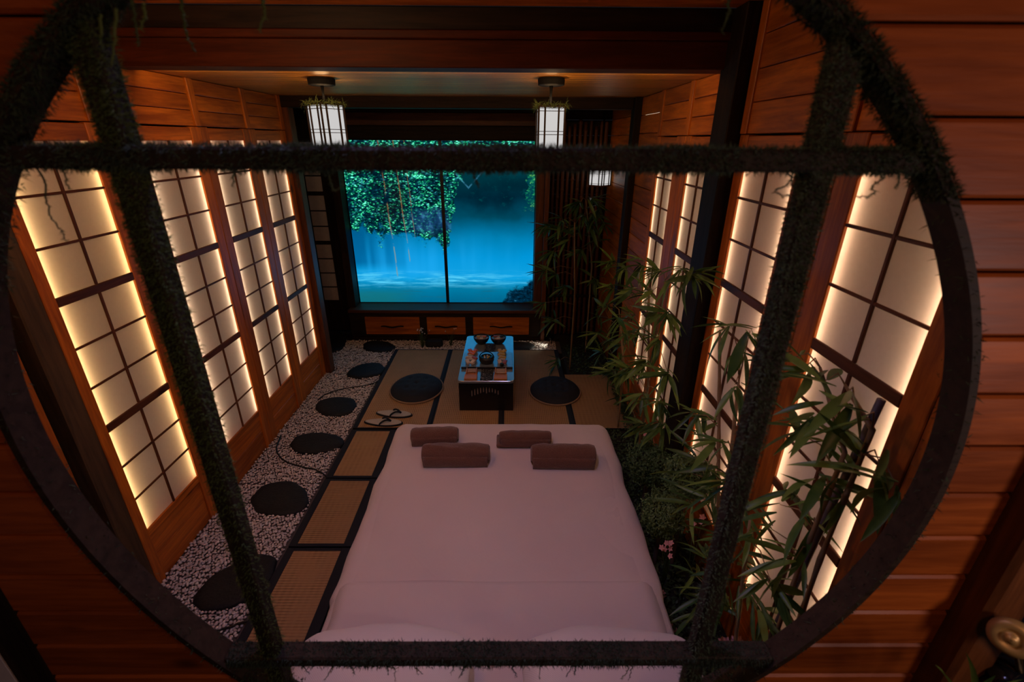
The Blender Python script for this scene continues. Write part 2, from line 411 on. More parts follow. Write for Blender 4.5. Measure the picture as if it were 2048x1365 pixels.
# dark sheet behind the boards, same opening
V, Fc = [], []; n = len(ring)
for i, (x, z) in enumerate(ring):
    a = 2*PI*i/n; s = 1/max(abs(math.cos(a)), abs(math.sin(a)))
    ex = max(X0, min(X1, WC[0]+1.1*s*math.cos(a))); ez = max(0, min(ZN, WC[1]+1.66*s*math.sin(a)))
    V += [(x*1.008, YW+.024, WC[1]+(z-WC[1])*1.008), (ex, YW+.024, ez)]
for i in range(n): j = (i+1) % n; Fc.append((2*i, 2*j, 2*j+1, 2*i+1))
o = mesh('backing_board', V, Fc, wf, 'dark_x'); md = o.modifiers.new('thick', 'SOLIDIFY'); md.thickness = .02; md.offset = 0
box('post', (X1-.012, YW-.06, 0), (X1+.075, YW+.06, ZN), 'brown_z', wf, .010)
box('post', (X0-.086, YW-.006, 0), (X0, YW+.06, ZN), 'dark_z', wf, .006)
box('post_facing', (X1+.076, YW-.02, 0), (X1+.10, YW+.06, ZN), 'dark_z', wf, .006)

# ---- window_1: hoop, lattice bars, moss
win = thing('window_1', 'round window with dark hoop and moss-covered lattice bars', 'window', (0, YW, WC[1]), kind='structure')
def hoop(i0, i1):
    V, Fc = [], []; idx = list(range(i0, i1+1)); m = len(idx)
    prof = [(0, -.006), (.0, .048), (.014, .048), (.014, -.006)]
    for i in idx:
        a = 2*PI*i/360; r = rim_r(a)
        for dr, dy in prof: V.append((WC[0]+(r+dr)*math.cos(a), YW+dy, WC[1]+(r+dr)*math.sin(a)))
    for q in range(m-1):
        for k in range(4): Fc.append((q*4+k, q*4+(k+1) % 4, (q+1)*4+(k+1) % 4, (q+1)*4+k))
    Fc += [(3, 2, 1, 0), tuple((m-1)*4+k for k in range(4))]
    return mesh('hoop_segment', V, Fc, win, 'hoop', False)
for a in range(0, 360, 45): hoop(a, a+45)
YBAR0, YBAR1 = YW+.008, YW+.044
def bar_line(p, q):                         # centre line of a bar through two pixels, on the bar plane
    return aty(*p, YW+.02), aty(*q, YW+.02)
a_, b_ = bar_line((268, 400), (487, 1107)); xbl = (a_.x+b_.x)/2
a_, b_ = bar_line((1590, 500), (1477, 1000)); xbr = (a_.x+b_.x)/2
zbu = aty(1024, 319, YW+.02).z; zbd = aty(1024, 1313, YW+.02).z
def chord_z(x):
    zs = [z for (xx, z) in ring if abs(xx-x) < .02]; return min(zs), max(zs)
bars = []
for x in (xbl, xbr):
    zl, zh = chord_z(x); bars.append((box('lattice_bar', (x-.018, YBAR0, zl-.005), (x+.018, YBAR1, zh+.005), 'mossy_wood', win, .004), 'v', x, zl, zh))
for z in (zbu, zbd):
    xa, xb = hole(z); bars.append((box('lattice_bar', (xa-.005, YBAR0-.004, z-.015), (xb+.005, YBAR1+.004, z+.015), 'mossy_wood', win, .004), 'h', z, xa, xb))

# ---- far side of the corridor, only its edges show
tag(box('wall_side_pale', (-2.0, YW-.004, 0), (X0-.087, YW+.05, ZN), plain('pale_plaster', (.72, .66, .74), .8)), 'pale plaster wall beside the dark post of the window wall', 'wall', kind='structure')
tag(box('wall_side_navy', (X1+.136, YW+.35, 0), (2.2, YW+.40, ZN), plain('navy_wall', (.012, .013, .035), .85)), 'dark navy wall behind the black urn', 'wall', kind='structure')
#--OBJECTS--
# ================================================================= OBJECTS
# ---- media unit with the two-panel screen
XS0, XS1, ZS0, ZS1 = -1.79, .28, .395, 2.19
def screen_mat():
    g = Graph('forest_river_picture'); x, y, z = g.xyz(g.coord())
    u = (x - .75 - XS0)*(1/(XS1-XS0)); v = (z - ZS0)*(1/(ZS1-ZS0)); uv = g.vec(u, v)
    big = g.noise(uv, 4.0, 4, .55); fine = g.noise(uv, 26.0, 4, .65)
    col = g.ramp(v + (big-.5)*.10, [(0, (.0, .13, .26)), (.10, (.0, .20, .38)), (.17, (.005, .36, .75)), (.30, (.0, .30, .68)), (.43, (.0, .21, .44)),
                 (.56, (.0, .065, .115)), (.68, (.0, .022, .042)), (.80, (.0, .04, .055)), (.92, (.0, .10, .13)), (1, (.0, .14, .34))])
    # rays through the mist, brightest low and near the middle
    rays = g.noise(g.mapping(uv, (9, .8, 1), rot=(0, 0, -.55)), 1.0, 2, .5).step(.40, .70)
    low = (.52 - v).step(0, .30)*(v - .14).step(0, .08); lf = 1.0 - (u-.36).abs().step(.02, .40)
    col = g.mix(rays*low*.45*(1.0-u.step(.45,.8)*.6), col, (.02, .46, .98)); col = g.mix(lf*low*.35, col, (.01, .38, .90))
    dk = (.42 - u).step(0, .34)*(v-.20).step(0, .08)*(.55-v).step(0, .1)*(1.0-rays*.6)
    col = g.mix(dk*.75, col, (.0, .085, .25))
    # rapids and ripples
    rip = g.noise(g.mapping(uv, (3, 26, 1)), 1.6, 4, .65)
    foam = (1.0 - (v-.155).abs().step(.01, .075))*rip.step(.42, .68)*(1.0 - u.step(.45, 1.0)*.55)
    col = g.mix(foam, col, (.10, .66, .98)); col = g.mix((.13 - v).step(0, .05)*rip.step(.5, .72)*.55, col, (.01, .12, .17))
    col = g.mix((.11 - v).step(0, .06)*(.42-u).step(0, .3)*.5, col, (.01, .18, .15))
    # dark bank on the far side
    bank = (1.0 - ((v-.70)*5.5).abs().step(.1, 1.0))*u.step(.52, .66)*big.step(.35, .6)
    col = g.mix(bank*.75, col, (.0, .010, .022)); col = g.mix(bank*fine.step(.56, .72)*.6, col, (.0, .09, .10))
    # leaves
    wob = g.vec(u + (fine-.5)*.02, v + (big-.5)*.03)
    lv = g.mapping(wob, (84, 122, 1), rot=(0, 0, .6)); cell = g.xyz(g.voronoi(lv, 1.0, 'Color')); dst = S(g, g.voronoi(lv, 1.0))
    clump = g.noise(uv, 9.0, 4, .65, .6)
    br = (cell[0]*.60 + clump*1.25 + (v-.70)*.25 - .56).step(.10, .80)*(1.0 - dst.step(.25, .80)*.65)*(g.noise(uv, 60.0, 3, .7)*1.3+.35)
    leaf = g.ramp(br, [(0, (.0, .006, .012)), (.25, (.0, .030, .030)), (.45, (.002, .15, .07)), (.68, (.02, .40, .16)), (1, (.16, .80, .60))])
    leaf = g.hsv(leaf, v=g.noise(uv, 5.0, 2)*2.6 + .35)
    leaf = g.mix(cell[1].step(.60, .9)*.6, leaf, g.mix(br, (.0, .02, .05), (.05, .42, .60)))
    edge = v - (.455 + u.step(.50, .64)*.47 - u.step(.0, .3)*.05 - (1.0-(u-.52).abs().step(0, .10))*.06) + (clump-.5)*.42 + (fine-.5)*.14
    left = edge.step(0, .05)
    col = g.mix(left, col, leaf)
    rf = (u - .93 + (clump-.5)*.20 + (fine-.5)*.06).step(0, .02)*(v-.58).step(0, .1)*(.93-v).step(0, .1)
    col = g.mix(rf, col, g.ramp(br, [(0, (.0, .05, .07)), (.5, (.01, .24, .10)), (1, (.20, .62, .16))]))
    # hollow under the branches with dark shadow and blue boulders
    hol = (1.0-((u-.24)*7).abs().step(.2, 1.0))*(1.0-((v-.66)*5).abs().step(.2, 1.0))*clump.step(.34, .55)
    col = g.mix(hol*.8, col, (.004, .005, .008))
    bo = (1.0-((u-.43)*6.5).abs().step(.3, 1.0))*(1.0-((v-.53)*10).abs().step(.2, 1.0))
    col = g.mix(bo*.85, col, g.ramp(g.noise(g.mapping(uv, (16, 9, 1), rot=(0, 0, .7)), 1.4, 4, .6), [(.3, (.0, .012, .03)), (.52, (.01, .06, .17)), (.68, (.06, .24, .50)), (.85, (.3, .6, .8))]))
    # hanging roots
    for u0, u1, v0, v1, wd in ((.190, .232, .17, 1.0, .0060), (.272, .305, .27, .95, .0052), (.335, .345, .42, .72, .003)):
        ln = u - (u1 + (v - v0)*((u0-u1)/(v1-v0)))
        k = (1.0 - (ln+(big-.5)*.02).abs().step(wd*.3, wd*.8))*(v-v0).step(0, .02)*(clump.step(.36, .52))
        col = g.mix(k*.75, col, g.mix(v.step(.38, .6), (.20, .32, .30), (.26, .11, .045)))
    # torn web of branches
    k = (1.0 - (v - .735 - (u-.648).abs()*1.25).abs().step(.002, .010))*(1.0-(u-.648).abs().step(.08, .11))*fine.step(.38, .55)
    col = g.mix(k*.5, col, (.06, .30, .48))
    # rocks in the lower corner
    rk = (u*.9 - v*1.1 - .70 + (big-.5)*.30 + (fine-.5)*.12).step(0, .04)*(.17-v).step(0, .03)
    col = g.mix(rk, col, g.ramp(g.noise(g.mapping(uv, (22, 30, 1)), 1.6, 4, .7), [(.40, (.0, .006, .014)), (.58, (.0, .03, .07)), (.70, (.03, .16, .30)), (.82, (.2, .4, .55))]))
    e = g.nt.nodes.new('ShaderNodeEmission'); g.put(e.inputs[0], col); e.inputs[1].default_value = SCREEN
    g.nt.links.new(e.outputs[0], g.out.inputs[0]); return g.mat
M['screen'] = screen_mat()
t = thing('media_cabinet', 'low dark wooden cabinet with three pale-fronted drawers under the screen', 'cabinet', (-.75, 5.4, 0))
box('body', (-1.86, 5.12, .05), (.37, 5.39, .385), 'dark_x', t, .004)
box('plinth', (-1.86, 5.14, 0), (.37, 5.39, .05), 'dark_x', t, 0)
box('top', (-1.86, 5.10, .350), (.37, 5.39, .388), 'brown_x', t, .004)
for x0, x1 in ((-1.68, -1.045), (-.96, -.51), (-.42, .235)):
    d = box('drawer', (x0, 5.105, .085), (x1, 5.125, .30), 'pine_x', t, .004); xm = (x0+x1)/2
    bm = bmesh.new(); V, Fc = tube([(xm-.13+.26*k/8, 5.098-.014*math.sin(PI*k/8), .19+.006*math.sin(3*PI*k/8)) for k in range(9)], .007, 6)
    mesh('handle', V, Fc, d, 'black_metal', True)
box('post', (.372, 5.10, 0), (.42, 5.20, 2.45), 'brown_z', wb, .004); box('post', (.285, 5.20, .389), (.372, 5.34, 2.45), 'brown_z', wb, .004); box('post', (-1.88, 5.20, .389), (-1.795, 5.36, 2.45), 'dark_z', wb, .004)
t = thing('video_screen', 'two-part backlit screen showing a misty forest river', 'screen', (-.75, 5.40, .388))
t.location = (-.75, 5.38, 0)
XM = -.737
for x0, x1 in ((XS0, XM-.018), (XM+.018, XS1)):
    o = mesh('picture_panel', [(x0, 5.38, ZS0), (x1, 5.38, ZS0), (x1, 5.38, ZS1), (x0, 5.38, ZS1)], [(0, 1, 2, 3)], t, 'screen')
    box('panel_back', (x0-.004, 5.382, ZS0-.004), (x1+.004, 5.398, ZS1+.004), 'black', t, 0)
box('centre_bar', (XM-.018, 5.37, ZS0-.006), (XM+.018, 5.381, ZS1), 'black', t, .002)
box('bottom_bar', (XS0, 5.37, ZS0-.007), (XS1, 5.381, ZS0), 'black', t, .001)

# ---- bamboo fence beside the screen
t = thing('bamboo_fence', 'dark fence of upright bamboo culms beside the screen', 'fence', (.72, 5.35, 0))
x = .43
while x < 1.05:
    r = random.uniform(.015, .021); z0 = random.choice((0, 0, .0)); ph = random.uniform(0, .3); pts, rr = [], []
    zt = random.uniform(2.36, 2.43); z = 0
    while z < zt:
        k = ((z+ph) % .33); b = 1.25 if k < .012 or k > .32 else 1.0
        pts.append((x, 5.35+random.uniform(-.003, .003), z)); rr.append(r*b); z += .06 if .03 < k < .26 else .011
    V, Fc = tube(pts, rr, 8); mesh('culm', V, Fc, t, 'brown_z', True); x += r*2+random.uniform(.004, .022)
for z in (.5, 2.05): V, Fc = tube([(.41, 5.325, z), (1.06, 5.325, z)], .016, 8); mesh('cross_pole', V, Fc, t, 'dark_x', True)

# ---- lanterns
def moss_tufts(pts_normals, length, droop=.5, wid=.0012, seg=3):
    """thin bent blades growing from (point, normal)"""
    V, Fc = [], []
    for p, nrm in pts_normals:
        d = (Vector(nrm) + Vector((random.gauss(0, .55), random.gauss(0, .55), random.gauss(0, .55)))).normalized()
        L = length*random.uniform(.4, 1.3); sd = d.orthogonal().normalized(); sd.rotate(Quaternion(d, random.uniform(0, 6.28)))
        q = Vector(p); b = len(V)
        for k in range(seg):
            w_ = wid*(1-k/seg*.8)*random.uniform(.8, 1.3); V += [q-sd*w_, q+sd*w_]
            d = (d + Vector((0, 0, -droop/seg)) + Vector((random.gauss(0, .25), random.gauss(0, .25), random.gauss(0, .25)))).normalized(); q = q + d*(L/seg)
        V.append(q)
        for k in range(seg-1): Fc.append((b+2*k, b+2*k+1, b+2*k+3, b+2*k+2))
        Fc.append((b+2*seg-2, b+2*seg-1, b+2*seg))
    return V, Fc
def leaf_mat(name, c0, c1, rough=.42, trans=.12):
    g = Graph(name); r = g.rand(); n = g.noise(g.coord(), 5, 2)
    col = g.mix((r*.7 + n*.4).step(.2, .9), c0, c1)
    g.bsdf(col, rough, spec=.5); b = g.b
    t_ = g.nt.nodes.new('ShaderNodeBsdfTranslucent'); g.put(t_.inputs[0], g.hsv(col, v=1.3)); mx = g.nt.nodes.new('ShaderNodeMixShader'); mx.inputs[0].default_value = trans
    g.nt.links.new(b.outputs[0], mx.inputs[1]); g.nt.links.new(t_.outputs[0], mx.inputs[2]); g.nt.links.new(mx.outputs[0], g.out.inputs[0])
    return g.mat
M['moss'] = leaf_mat('moss', (.030, .050, .014), (.11, .16, .04), .9, .08)
M['dark_moss'] = leaf_mat('dark_moss', (.020, .040, .030), (.075, .115, .070), .9, .08)
M['lantern_paper'] = emit('lit_lantern_paper', (1.0, .97, .95), LANTERN)
def lantern(cx, cy, zt, wx, hh, rot, label, zc=ZC, canopy=True):
    t = thing('pendant_lantern', label, 'lantern', (cx, cy, zc), 'square paper lanterns')
    if canopy: V, Fc = lathe([(.074, -.002), (.076, -.012), (.074, -.036), (.060, -.040)], 28, (cx, cy, zc)); mesh('canopy', V, Fc, t, 'black_metal')
    V, Fc = tube([(cx, cy, zc-.03), (cx, cy, (zc+zt)/2), (cx, cy, zt-.002)], [.011, .007, .007], 8); mesh('rod', V, Fc, t, 'black_metal', True)
    h = wx/2; Rm = Matrix.Rotation(rot, 4, 'Z'); cc = Vector((cx, cy, 0))
    def rb(name, lo, hi, mat, p=t, bev=.001):
        bm = bmesh.new(); bmesh.ops.create_cube(bm, size=1); lo = Vector(lo); hi = Vector(hi); c = (lo+hi)/2; s = hi-lo
        for v in bm.verts: v.co = Rm @ (Vector((v.co.x*s.x, v.co.y*s.y, v.co.z*s.z)) + c) + cc
        return bm_obj(name, bm, p, mat)
    zb = zt-hh
    sh = rb('paper_shade', (-h+.006, -h+.006, zb+.004), (h-.006, h-.006, zt-.006), 'lantern_paper')
    rb('cap', (-h-.003, -h-.003, zt-.006), (h+.003, h+.003, zt+.004), 'dark_x')
    fr = rb('base_frame', (-h-.002, -h-.002, zb-.004), (h+.002, h+.002, zb+.006), 'brown_x')
    for k in range(4):
        R4 = Matrix.Rotation(rot+k*PI/2, 4, 'Z')
        def sb(name, lo, hi):
            bm = bmesh.new(); bmesh.ops.create_cube(bm, size=1); lo = Vector(lo); hi = Vector(hi); c = (lo+hi)/2; s = hi-lo
            for v in bm.verts: v.co = R4 @ (Vector((v.co.x*s.x, v.co.y*s.y, v.co.z*s.z)) + c) + cc
            return bm_obj(name, bm, t, 'dark_z')
        sb('corner_post', (-h-.003, -h-.003, zb), (-h+.005, -h+.005, zt))
        for xx in (-h*.52, h*.52): sb('upright', (xx-.0048, -h-.002, zb), (xx+.0048, -h+.004, zt))
        for f in (.035, .09, .47, .53, .91, .965): sb('crossbar', (-h, -h-.001, zb+hh*f-.0016), (h, -h+.004, zb+hh*f+.0016))
    lamp('lantern_up_bulb', 'SPOT', (cx, cy, zt+.008), 1.8 if canopy else .4, (1.0, .60, .28), (cx, cy, zt+1), spot_size=2.9, spot_blend=.4, shadow_soft_size=.03)
    pn = []
    for k in range(420):
        a = random.random()*4; e = int(a); f = (a-e)*2-1; p = Vector(((f, -1), (1, f), (-f, 1), (-1, -f))[e] + (0,))*(h+.006)
        p = Rm @ Vector((p.x, p.y, 0)) + cc + Vector((0, 0, zt + random.uniform(-.012, .012)))
        pn.append((p, (p-cc).normalized()*.8 + Vector((0, 0, .1))))
    V, Fc = moss_tufts(pn, .045, 1.6, .0016); o = mesh('moss_garland', V, Fc, t, 'moss'); o['kind'] = 'stuff'
    return t
c1 = atz(642, 156, ZC); c2 = atz(1103, 156, ZC)
lantern(c1.x, c1.y, 2.385, .150, .285, PI/4+.12, 'paper lantern hanging corner-on over the stone path side')
lantern(c2.x, c2.y, 2.375, .148, .275, .05, 'paper lantern hanging square-on in front of the bamboo fence')
lantern(.945, 5.15, 2.02, .165, .255, PI/4, 'smaller-looking paper lantern hanging low against the bamboo fence', 2.53, False)

# ---- tatami mats
def tatami_mat(axis):
    g = Graph('tatami_weave_'+'xy'[axis]); x, y, z = g.xyz(g.coord())
    a = (x, y)[axis]; b = (x, y)[1-axis]
    rib = (a*390.0).m('SINE'); cross = (b*180.0).m('SINE'); n = g.noise(g.mapping(g.coord(), (3, 3, 3)), 3, 4)
    k = (rib*.5+.5)*.8 + (cross*.5+.5)*.2
    col = g.mix(k, (.20, .115, .050), (.52, .33, .155)); col = g.mix(n.step(.3, .75), col, (.40, .245, .115))
    return g.bsdf(g.hsv(col, v=g.rand()*.25+.85), .7, k, .5, .003, .25)
M['weave_x'] = tatami_mat(0); M['weave_y'] = tatami_mat(1)
def tatami(x0, x1, y0, y1, label, bx=.035, by=.012, z=.03, weave='weave_y', bxl=None):
    t = thing('tatami_mat', label, 'mat', ((x0+x1)/2, (y0+y1)/2, -.03), 'woven straw mats'); bl = bx if bxl is None else bxl
    box('straw_core', (x0, y0, -.03), (x1, y1, z-.004), 'dark_x', t, 0)
    box('woven_face', (x0+bl, y0+by, -.028), (x1-bx, y1-by, z), weave, t, .002)
    if bl: box('cloth_edging', (x0, y0, -.027), (x0+bl, y1, z+.0015), 'navy_cloth', t, .002)
    box('cloth_edging', (x1-bx, y0, -.027), (x1, y1, z+.0015), 'navy_cloth', t, .002)
    for a, b in ((y0, y0+by), (y1-by, y1)): box('cloth_edging', (x0+bl, a, -.027), (x1-bx, b, z+.001), 'navy_cloth', t, .002)
    return t
tatami(-1.275, -.645, 3.235, 4.80, 'long woven tatami mat with dark edging under the sandals', weave='weave_x')
tatami(-.643, -.052, 3.235, 4.80, 'long woven tatami mat under the low table, beside the sandals mat', weave='weave_x', bxl=.012)
tatami(-.050, .552, 3.235, 4.80, 'long woven tatami mat on the garden side of the low table', weave='weave_x', bx=.045, bxl=.012)
tatami(.554, 1.035, 3.235, 4.20, 'short tatami mat in front of the bamboo stalks by the garden', weave='weave_y', bx=.006, by=.006, bxl=.006)
tatami(-1.275, -.905, 2.625, 3.215, 'small tatami mat beside the bed, nearest the sandals', .055, .022, bxl=.045)
tatami(-1.275, -.905, 2.025, 2.615, 'small tatami mat beside the bed, middle of three in a row', .055, .022, bxl=.045)
tatami(-1.275, -.905, 1.42, 2.015, 'small tatami mat beside the bed, nearest the round window', .055, .022, bxl=.045)
tag(box('trim_2', (-.903, .9, -.03), (.72, 3.233, .012), 'black'), 'dark platform floor under the bed', 'floor', kind='structure')

# ---- gravel
def ico():
    bm = bmesh.new(); bmesh.ops.create_icosphere(bm, subdivisions=1, radius=1); V = np.array([v.co[:] for v in bm.verts]); bm.verts.index_update()
    Fc = np.array([[v.index for v in f.verts] for f in bm.faces]); bm.free(); return V, Fc
IV, IF = ico()
STONES = [((640, 690), (692, 680), (668, 672), (668, 705)), ((725, 692), (790, 694), (757, 682), (757, 704)), ((695, 747), (771, 735), (732, 728), (732, 756)), ((631, 815), (714, 810), (672, 794), (672, 831)),
          ((578, 888), (686, 882), (633, 867), (633, 907)), ((502, 998), (618, 992), (560, 965), (560, 1033)), ((388, 1202), (553, 1122), (470, 1128), (480, 1207)), ((1008, 692), (1068, 692), (1040, 684), (1040, 701))]
stone_xy = []
for q in STONES:
    p = [atz(*k, .02) for k in q]; stone_xy.append(p)
def gravel_field():
    pts = []
    def fill(x0, x1, y0, y1, s, keep=lambda x, y: True):
        ny = int((y1-y0)/(s*.86)); 
        for j in range(ny):
            nx = int((x1-x0)/s)
            for i in range(nx):
                x = x0+(i+.5*(j % 2)+random.uniform(-.28, .28))*s; y = y0+(j+random.uniform(-.28, .28))*s*.86
                if keep(x, y): pts.append((x, y, s))
    fill(XL+.0, -1.285, .95, 2.6, .0175, lambda x, y: not (y < 1.77 and x < XL+.085)); fill(XL, -1.285, 2.6, 4.27, .0165); fill(-2.55, -1.285, 4.37, 4.82, .0175); fill(-2.55, .56, 4.815, 5.12, .019); fill(-1.86, -1.285, 4.27, 4.37, .0175, lambda x, y: x > XL+.06)
    P = np.array(pts); n = len(P)
    sz = P[:, 2:3]*rng.uniform(.42, .66, (n, 1)); ax = sz*np.c_[rng.uniform(.8, 1.25, n), rng.uniform(.7, 1.0, n), rng.uniform(.5, .75, n)]
    a = rng.uniform(0, 2*PI, n); ca, sa = np.cos(a), np.sin(a); tl = rng.normal(0, .3, n)
    V = IV[None]*ax[:, None, :]; V[:, :, 2] += V[:, :, 0]*np.tan(tl)[:, None]*.5
    X = V[:, :, 0]*ca[:, None]-V[:, :, 1]*sa[:, None]+P[:, 0:1]; Y = V[:, :, 0]*sa[:, None]+V[:, :, 1]*ca[:, None]+P[:, 1:2]
    Z = V[:, :, 2]+rng.uniform(-.004, .010, (n, 1)) + .004
    W = np.stack([X, Y, Z], 2).reshape(-1, 3); Fc = (IF[None]+(np.arange(n)*len(IV))[:, None, None]).reshape(-1, 3)
    me = bpy.data.meshes.new('gravel'); me.vertices.add(len(W)); me.vertices.foreach_set('co', W.ravel())
    me.loops.add(Fc.size); me.loops.foreach_set('vertex_index', Fc.ravel()); me.polygons.add(len(Fc))
    me.polygons.foreach_set('loop_start', np.arange(len(Fc))*3); me.polygons.foreach_set('use_smooth', [True]*len(Fc)); me.update(calc_edges=True)
    g = Graph('pale_gravel'); k = S(g, g.xyz(g.voronoi(g.coord(), 55, 'Color'))[0].k)
    m = g.bsdf(g.ramp(k, [(0, (.50, .44, .42)), (.4, (.70, .64, .61)), (.8, (.82, .77, .74)), (1, (.90, .86, .83))]), .65, spec=.3)
    o = link('gravel', me, None, m); tag(o, 'pale pebble gravel around the stepping stones', 'gravel', kind='stuff')
gravel_field()
tag(box('floor_gravel_bed', (-2.57, .76, -.028), (-1.277, 5.12, -.004), plain('gravel_bed', (.10, .085, .08), .95)), 'stony bed beneath the pale gravel', 'ground', kind='structure')
tag(box('floor_gravel_bed_back', (-1.276, 4.81, -.028), (.60, 5.12, -.004), plain('gravel_bed_back', (.10, .085, .08), .95)), 'stony bed beneath the gravel in front of the cabinet', 'ground', kind='structure')
# stepping stones: low, leaf-like slabs
g = Graph('slate'); n1 = g.noise(g.coord(), 18, 5, .7); n2 = g.noise(g.coord(), 70, 3)
M['slate'] = g.bsdf(g.mix(n1, (.005, .006, .007), (.017, .018, .020)), .68, n1*.7+n2*.3, .8, .01, .35)
SL = ['dark stepping stone half hidden behind the end post of the shoji wall', 'dark stepping stone at the far turn of the path, in front of the cabinet', 'pointed stepping stone catching blue light beside the sandals mat corner', 'dark oval stepping stone level with the round cushion',
      'dark stepping stone level with the sandals', 'dark lens-shaped stepping stone level with the middle small mat', 'largest dark stepping stone, nearest the round window', 'dark stepping stone behind the low table, in front of the cabinet']
for i, p in enumerate(stone_xy):
    l, r_, f, n_ = p; c = (l+r_+f+n_)/4; u_ = (r_-l)/2; v_ = (f-n_)/2
    t = thing('stepping_stone', SL[i], 'stone', (c.x, c.y, 0), 'dark stepping stones in the gravel'); V, Fc = [], []; K = 36
    prof = [(1.0, -.01), (1.0, .014), (.96, .024), (.80, .029), (.5, .031), (.2, .032)]
    for s, z in prof:
        for k in range(K):
            a = 2*PI*k/K; e = 1 + .035*math.sin(3*a+i*2) + .02*math.sin(7*a+i) + random.uniform(-.012, .012)
            ex = 1.25; cx_, sy_ = math.copysign(abs(math.cos(a))**(1/ex*1.0), math.cos(a)), math.copysign(abs(math.sin(a))**1.12, math.sin(a))
            q = u_*cx_*s*e + v_*sy_*s*e; V.append((c.x+q.x, c.y+q.y, z+sm_noise(q.x*20, q.y*20, 1, i)*.002*(s < .9)))
    for j in range(len(prof)-1):
        for k in range(K): Fc.append((j*K+k, j*K+(k+1) % K, (j+1)*K+(k+1) % K, (j+1)*K+k))
    Fc.append(tuple((len(prof)-1)*K+k for k in range(K)))
    mesh('slab', V, Fc, t, 'slate', True)
# thin dark cords winding through the gravel
for lab, px in (('thin dark cord in the gravel by the largest stepping stone', [(330, 1210), (400, 1268), (440, 1262), (480, 1248), (512, 1240)]),
                ('thin dark cord curling between two stones beside the small mats', [(562, 872), (553, 900), (568, 922), (605, 935), (630, 940), (652, 953)]),
                ('thin dark cord crossing the gravel below the cushion', [(636, 800), (655, 788), (690, 778), (730, 772), (757, 764)]),
                ('thin dark cord along the foot of the cabinet', [(672, 664), (700, 672), (722, 677), (760, 677), (800, 676), (842, 675)])):
    P = [atz(u, v, .014) for u, v in px]; Q = []
    for i in range(len(P)-1):
        for k in range(6):
            a, b, c, d = P[max(i-1, 0)], P[i], P[i+1], P[min(i+2, len(P)-1)]; s = k/6
            Q.append(.5*((2*b)+(c-a)*s+(2*a-5*b+4*c-d)*s*s+(3*b-a-3*c+d)*s**3))
    Q.append(P[-1]); Q = [q+Vector((random.uniform(-.002, .002), random.uniform(-.002, .002), random.uniform(0, .003))) for q in Q]
    V, Fc = tube(Q, .0062, 6); tag(mesh('cord', V, Fc, None, 'black', True), lab, 'cord', 'dark cords in the gravel')

# ---- bed
def cloth_mat(name, c, s=900.0):
    g = Graph(name); x, y, z = g.xyz(g.coord()); wv = (x*s).m('SINE')*(y*s).m('SINE'); n = g.noise(g.coord(), 7, 4)
    return g.bsdf(g.mix(n, tuple(k*.93 for k in c), c), .85, wv*.3+n, .15, .004, .2, Sheen_Weight=.15)
M['sheet'] = cloth_mat('white_cotton', (.74, .66, .65)); M['pillow'] = cloth_mat('white_pillowcase', (.80, .74, .73))
M['terry'] = None
g = Graph('brown_terry'); n = g.noise(g.coord(), 160, 3, .7); n2 = g.noise(g.coord(), 9, 3)
M['terry'] = g.bsdf(g.mix(n, (.10, .045, .030), (.24, .120, .080)), .95, n, .9, .006, .1, Sheen_Weight=.4)
BX0, BX1, BY0, BY1, BZ = -.775, .690, .80, 2.765, .42
bed = thing('bed', 'low double bed made up with a smooth white duvet folded at the head', 'bed', (-.04, 1.8, .012))
box('platform', (BX0+.07, BY0+.03, .012), (BX1-.07, BY1-.07, .16), 'dark_y', bed, .006)
V, Fc = rbox(((BX0+BX1)/2, (BY0+BY1)/2, .295), (BX1-BX0-.02, BY1-BY0-.02, .25), .09, 8); mesh('mattress', V, Fc, bed, 'sheet', True)
V, Fc = rbox(((BX0+BX1)/2, (1.36+BY1)/2, (.15+BZ)/2), (BX1-BX0, BY1-1.36, BZ-.15), .085, 26)
for i, p in enumerate(V):
    e = max(0, (p.z-.2)/.22); cx = (p.x-(BX0+BX1)/2)/((BX1-BX0)/2)
    p.z += e*(.007*sm_noise(p.x*2, p.y*2, 1, 2) + .004*sm_noise(p.x*6, p.y*5, 1, 4)) - .012*max(0, abs(cx)-.7)*e
    p.x += .012*sm_noise(p.y*5, p.z*6, 1, 3)*abs(cx)**4; p.y += .010*sm_noise(p.x*5, p.z*5, 1, 1)*max(0, (p.y-2.5)/.26)
mesh('duvet', V, Fc, bed, 'sheet', True)
# fold: the turned-back end of the duvet, two layers, with a soft front roll
fx0, fx1, fy0, fy1 = BX0-.022, BX1+.012, .86, atz(1024, 1156, BZ+.03).y
NX, NY = 60, 34; V, Fc = [], []
for j in range(NY+1):
    y = fy0+(fy1-fy0)*j/NY; t_ = (fy1-y)
    for i in range(NX+1):
        s = i/NX*2-1; x = (fx0+fx1)/2 + (fx1-fx0)/2*s
        dz = -.20*max(0, (abs(s)-.84)/.16)**1.7
        roll = -.030*(1-min(1, t_/.022))**2
        z = BZ+.030 + dz + roll + .006*sm_noise(x*3, y*4, 1, 5) + .003*math.sin(y*26+x*3+sm_noise(x*4, y*3)*2)*min(1, t_*5) + .004*abs(s)**6*math.sin(x*40+y*18)
        x += .012*sm_noise(y*6, 1.0, 1, 8)*abs(s)**5 + .016*(1-t_)*s*.2
        V.append((x, y+.004*sm_noise(x*7, 0, 1, 3)*(j == NY), z))
for j in range(NY):
    for i in range(NX): a = j*(NX+1)+i; Fc.append((a, a+1, a+NX+2, a+NX+1))
o = mesh('duvet_fold', V, Fc, bed, 'sheet', True); md = o.modifiers.new('thick', 'SOLIDIFY'); md.thickness = .022; md.offset = -1
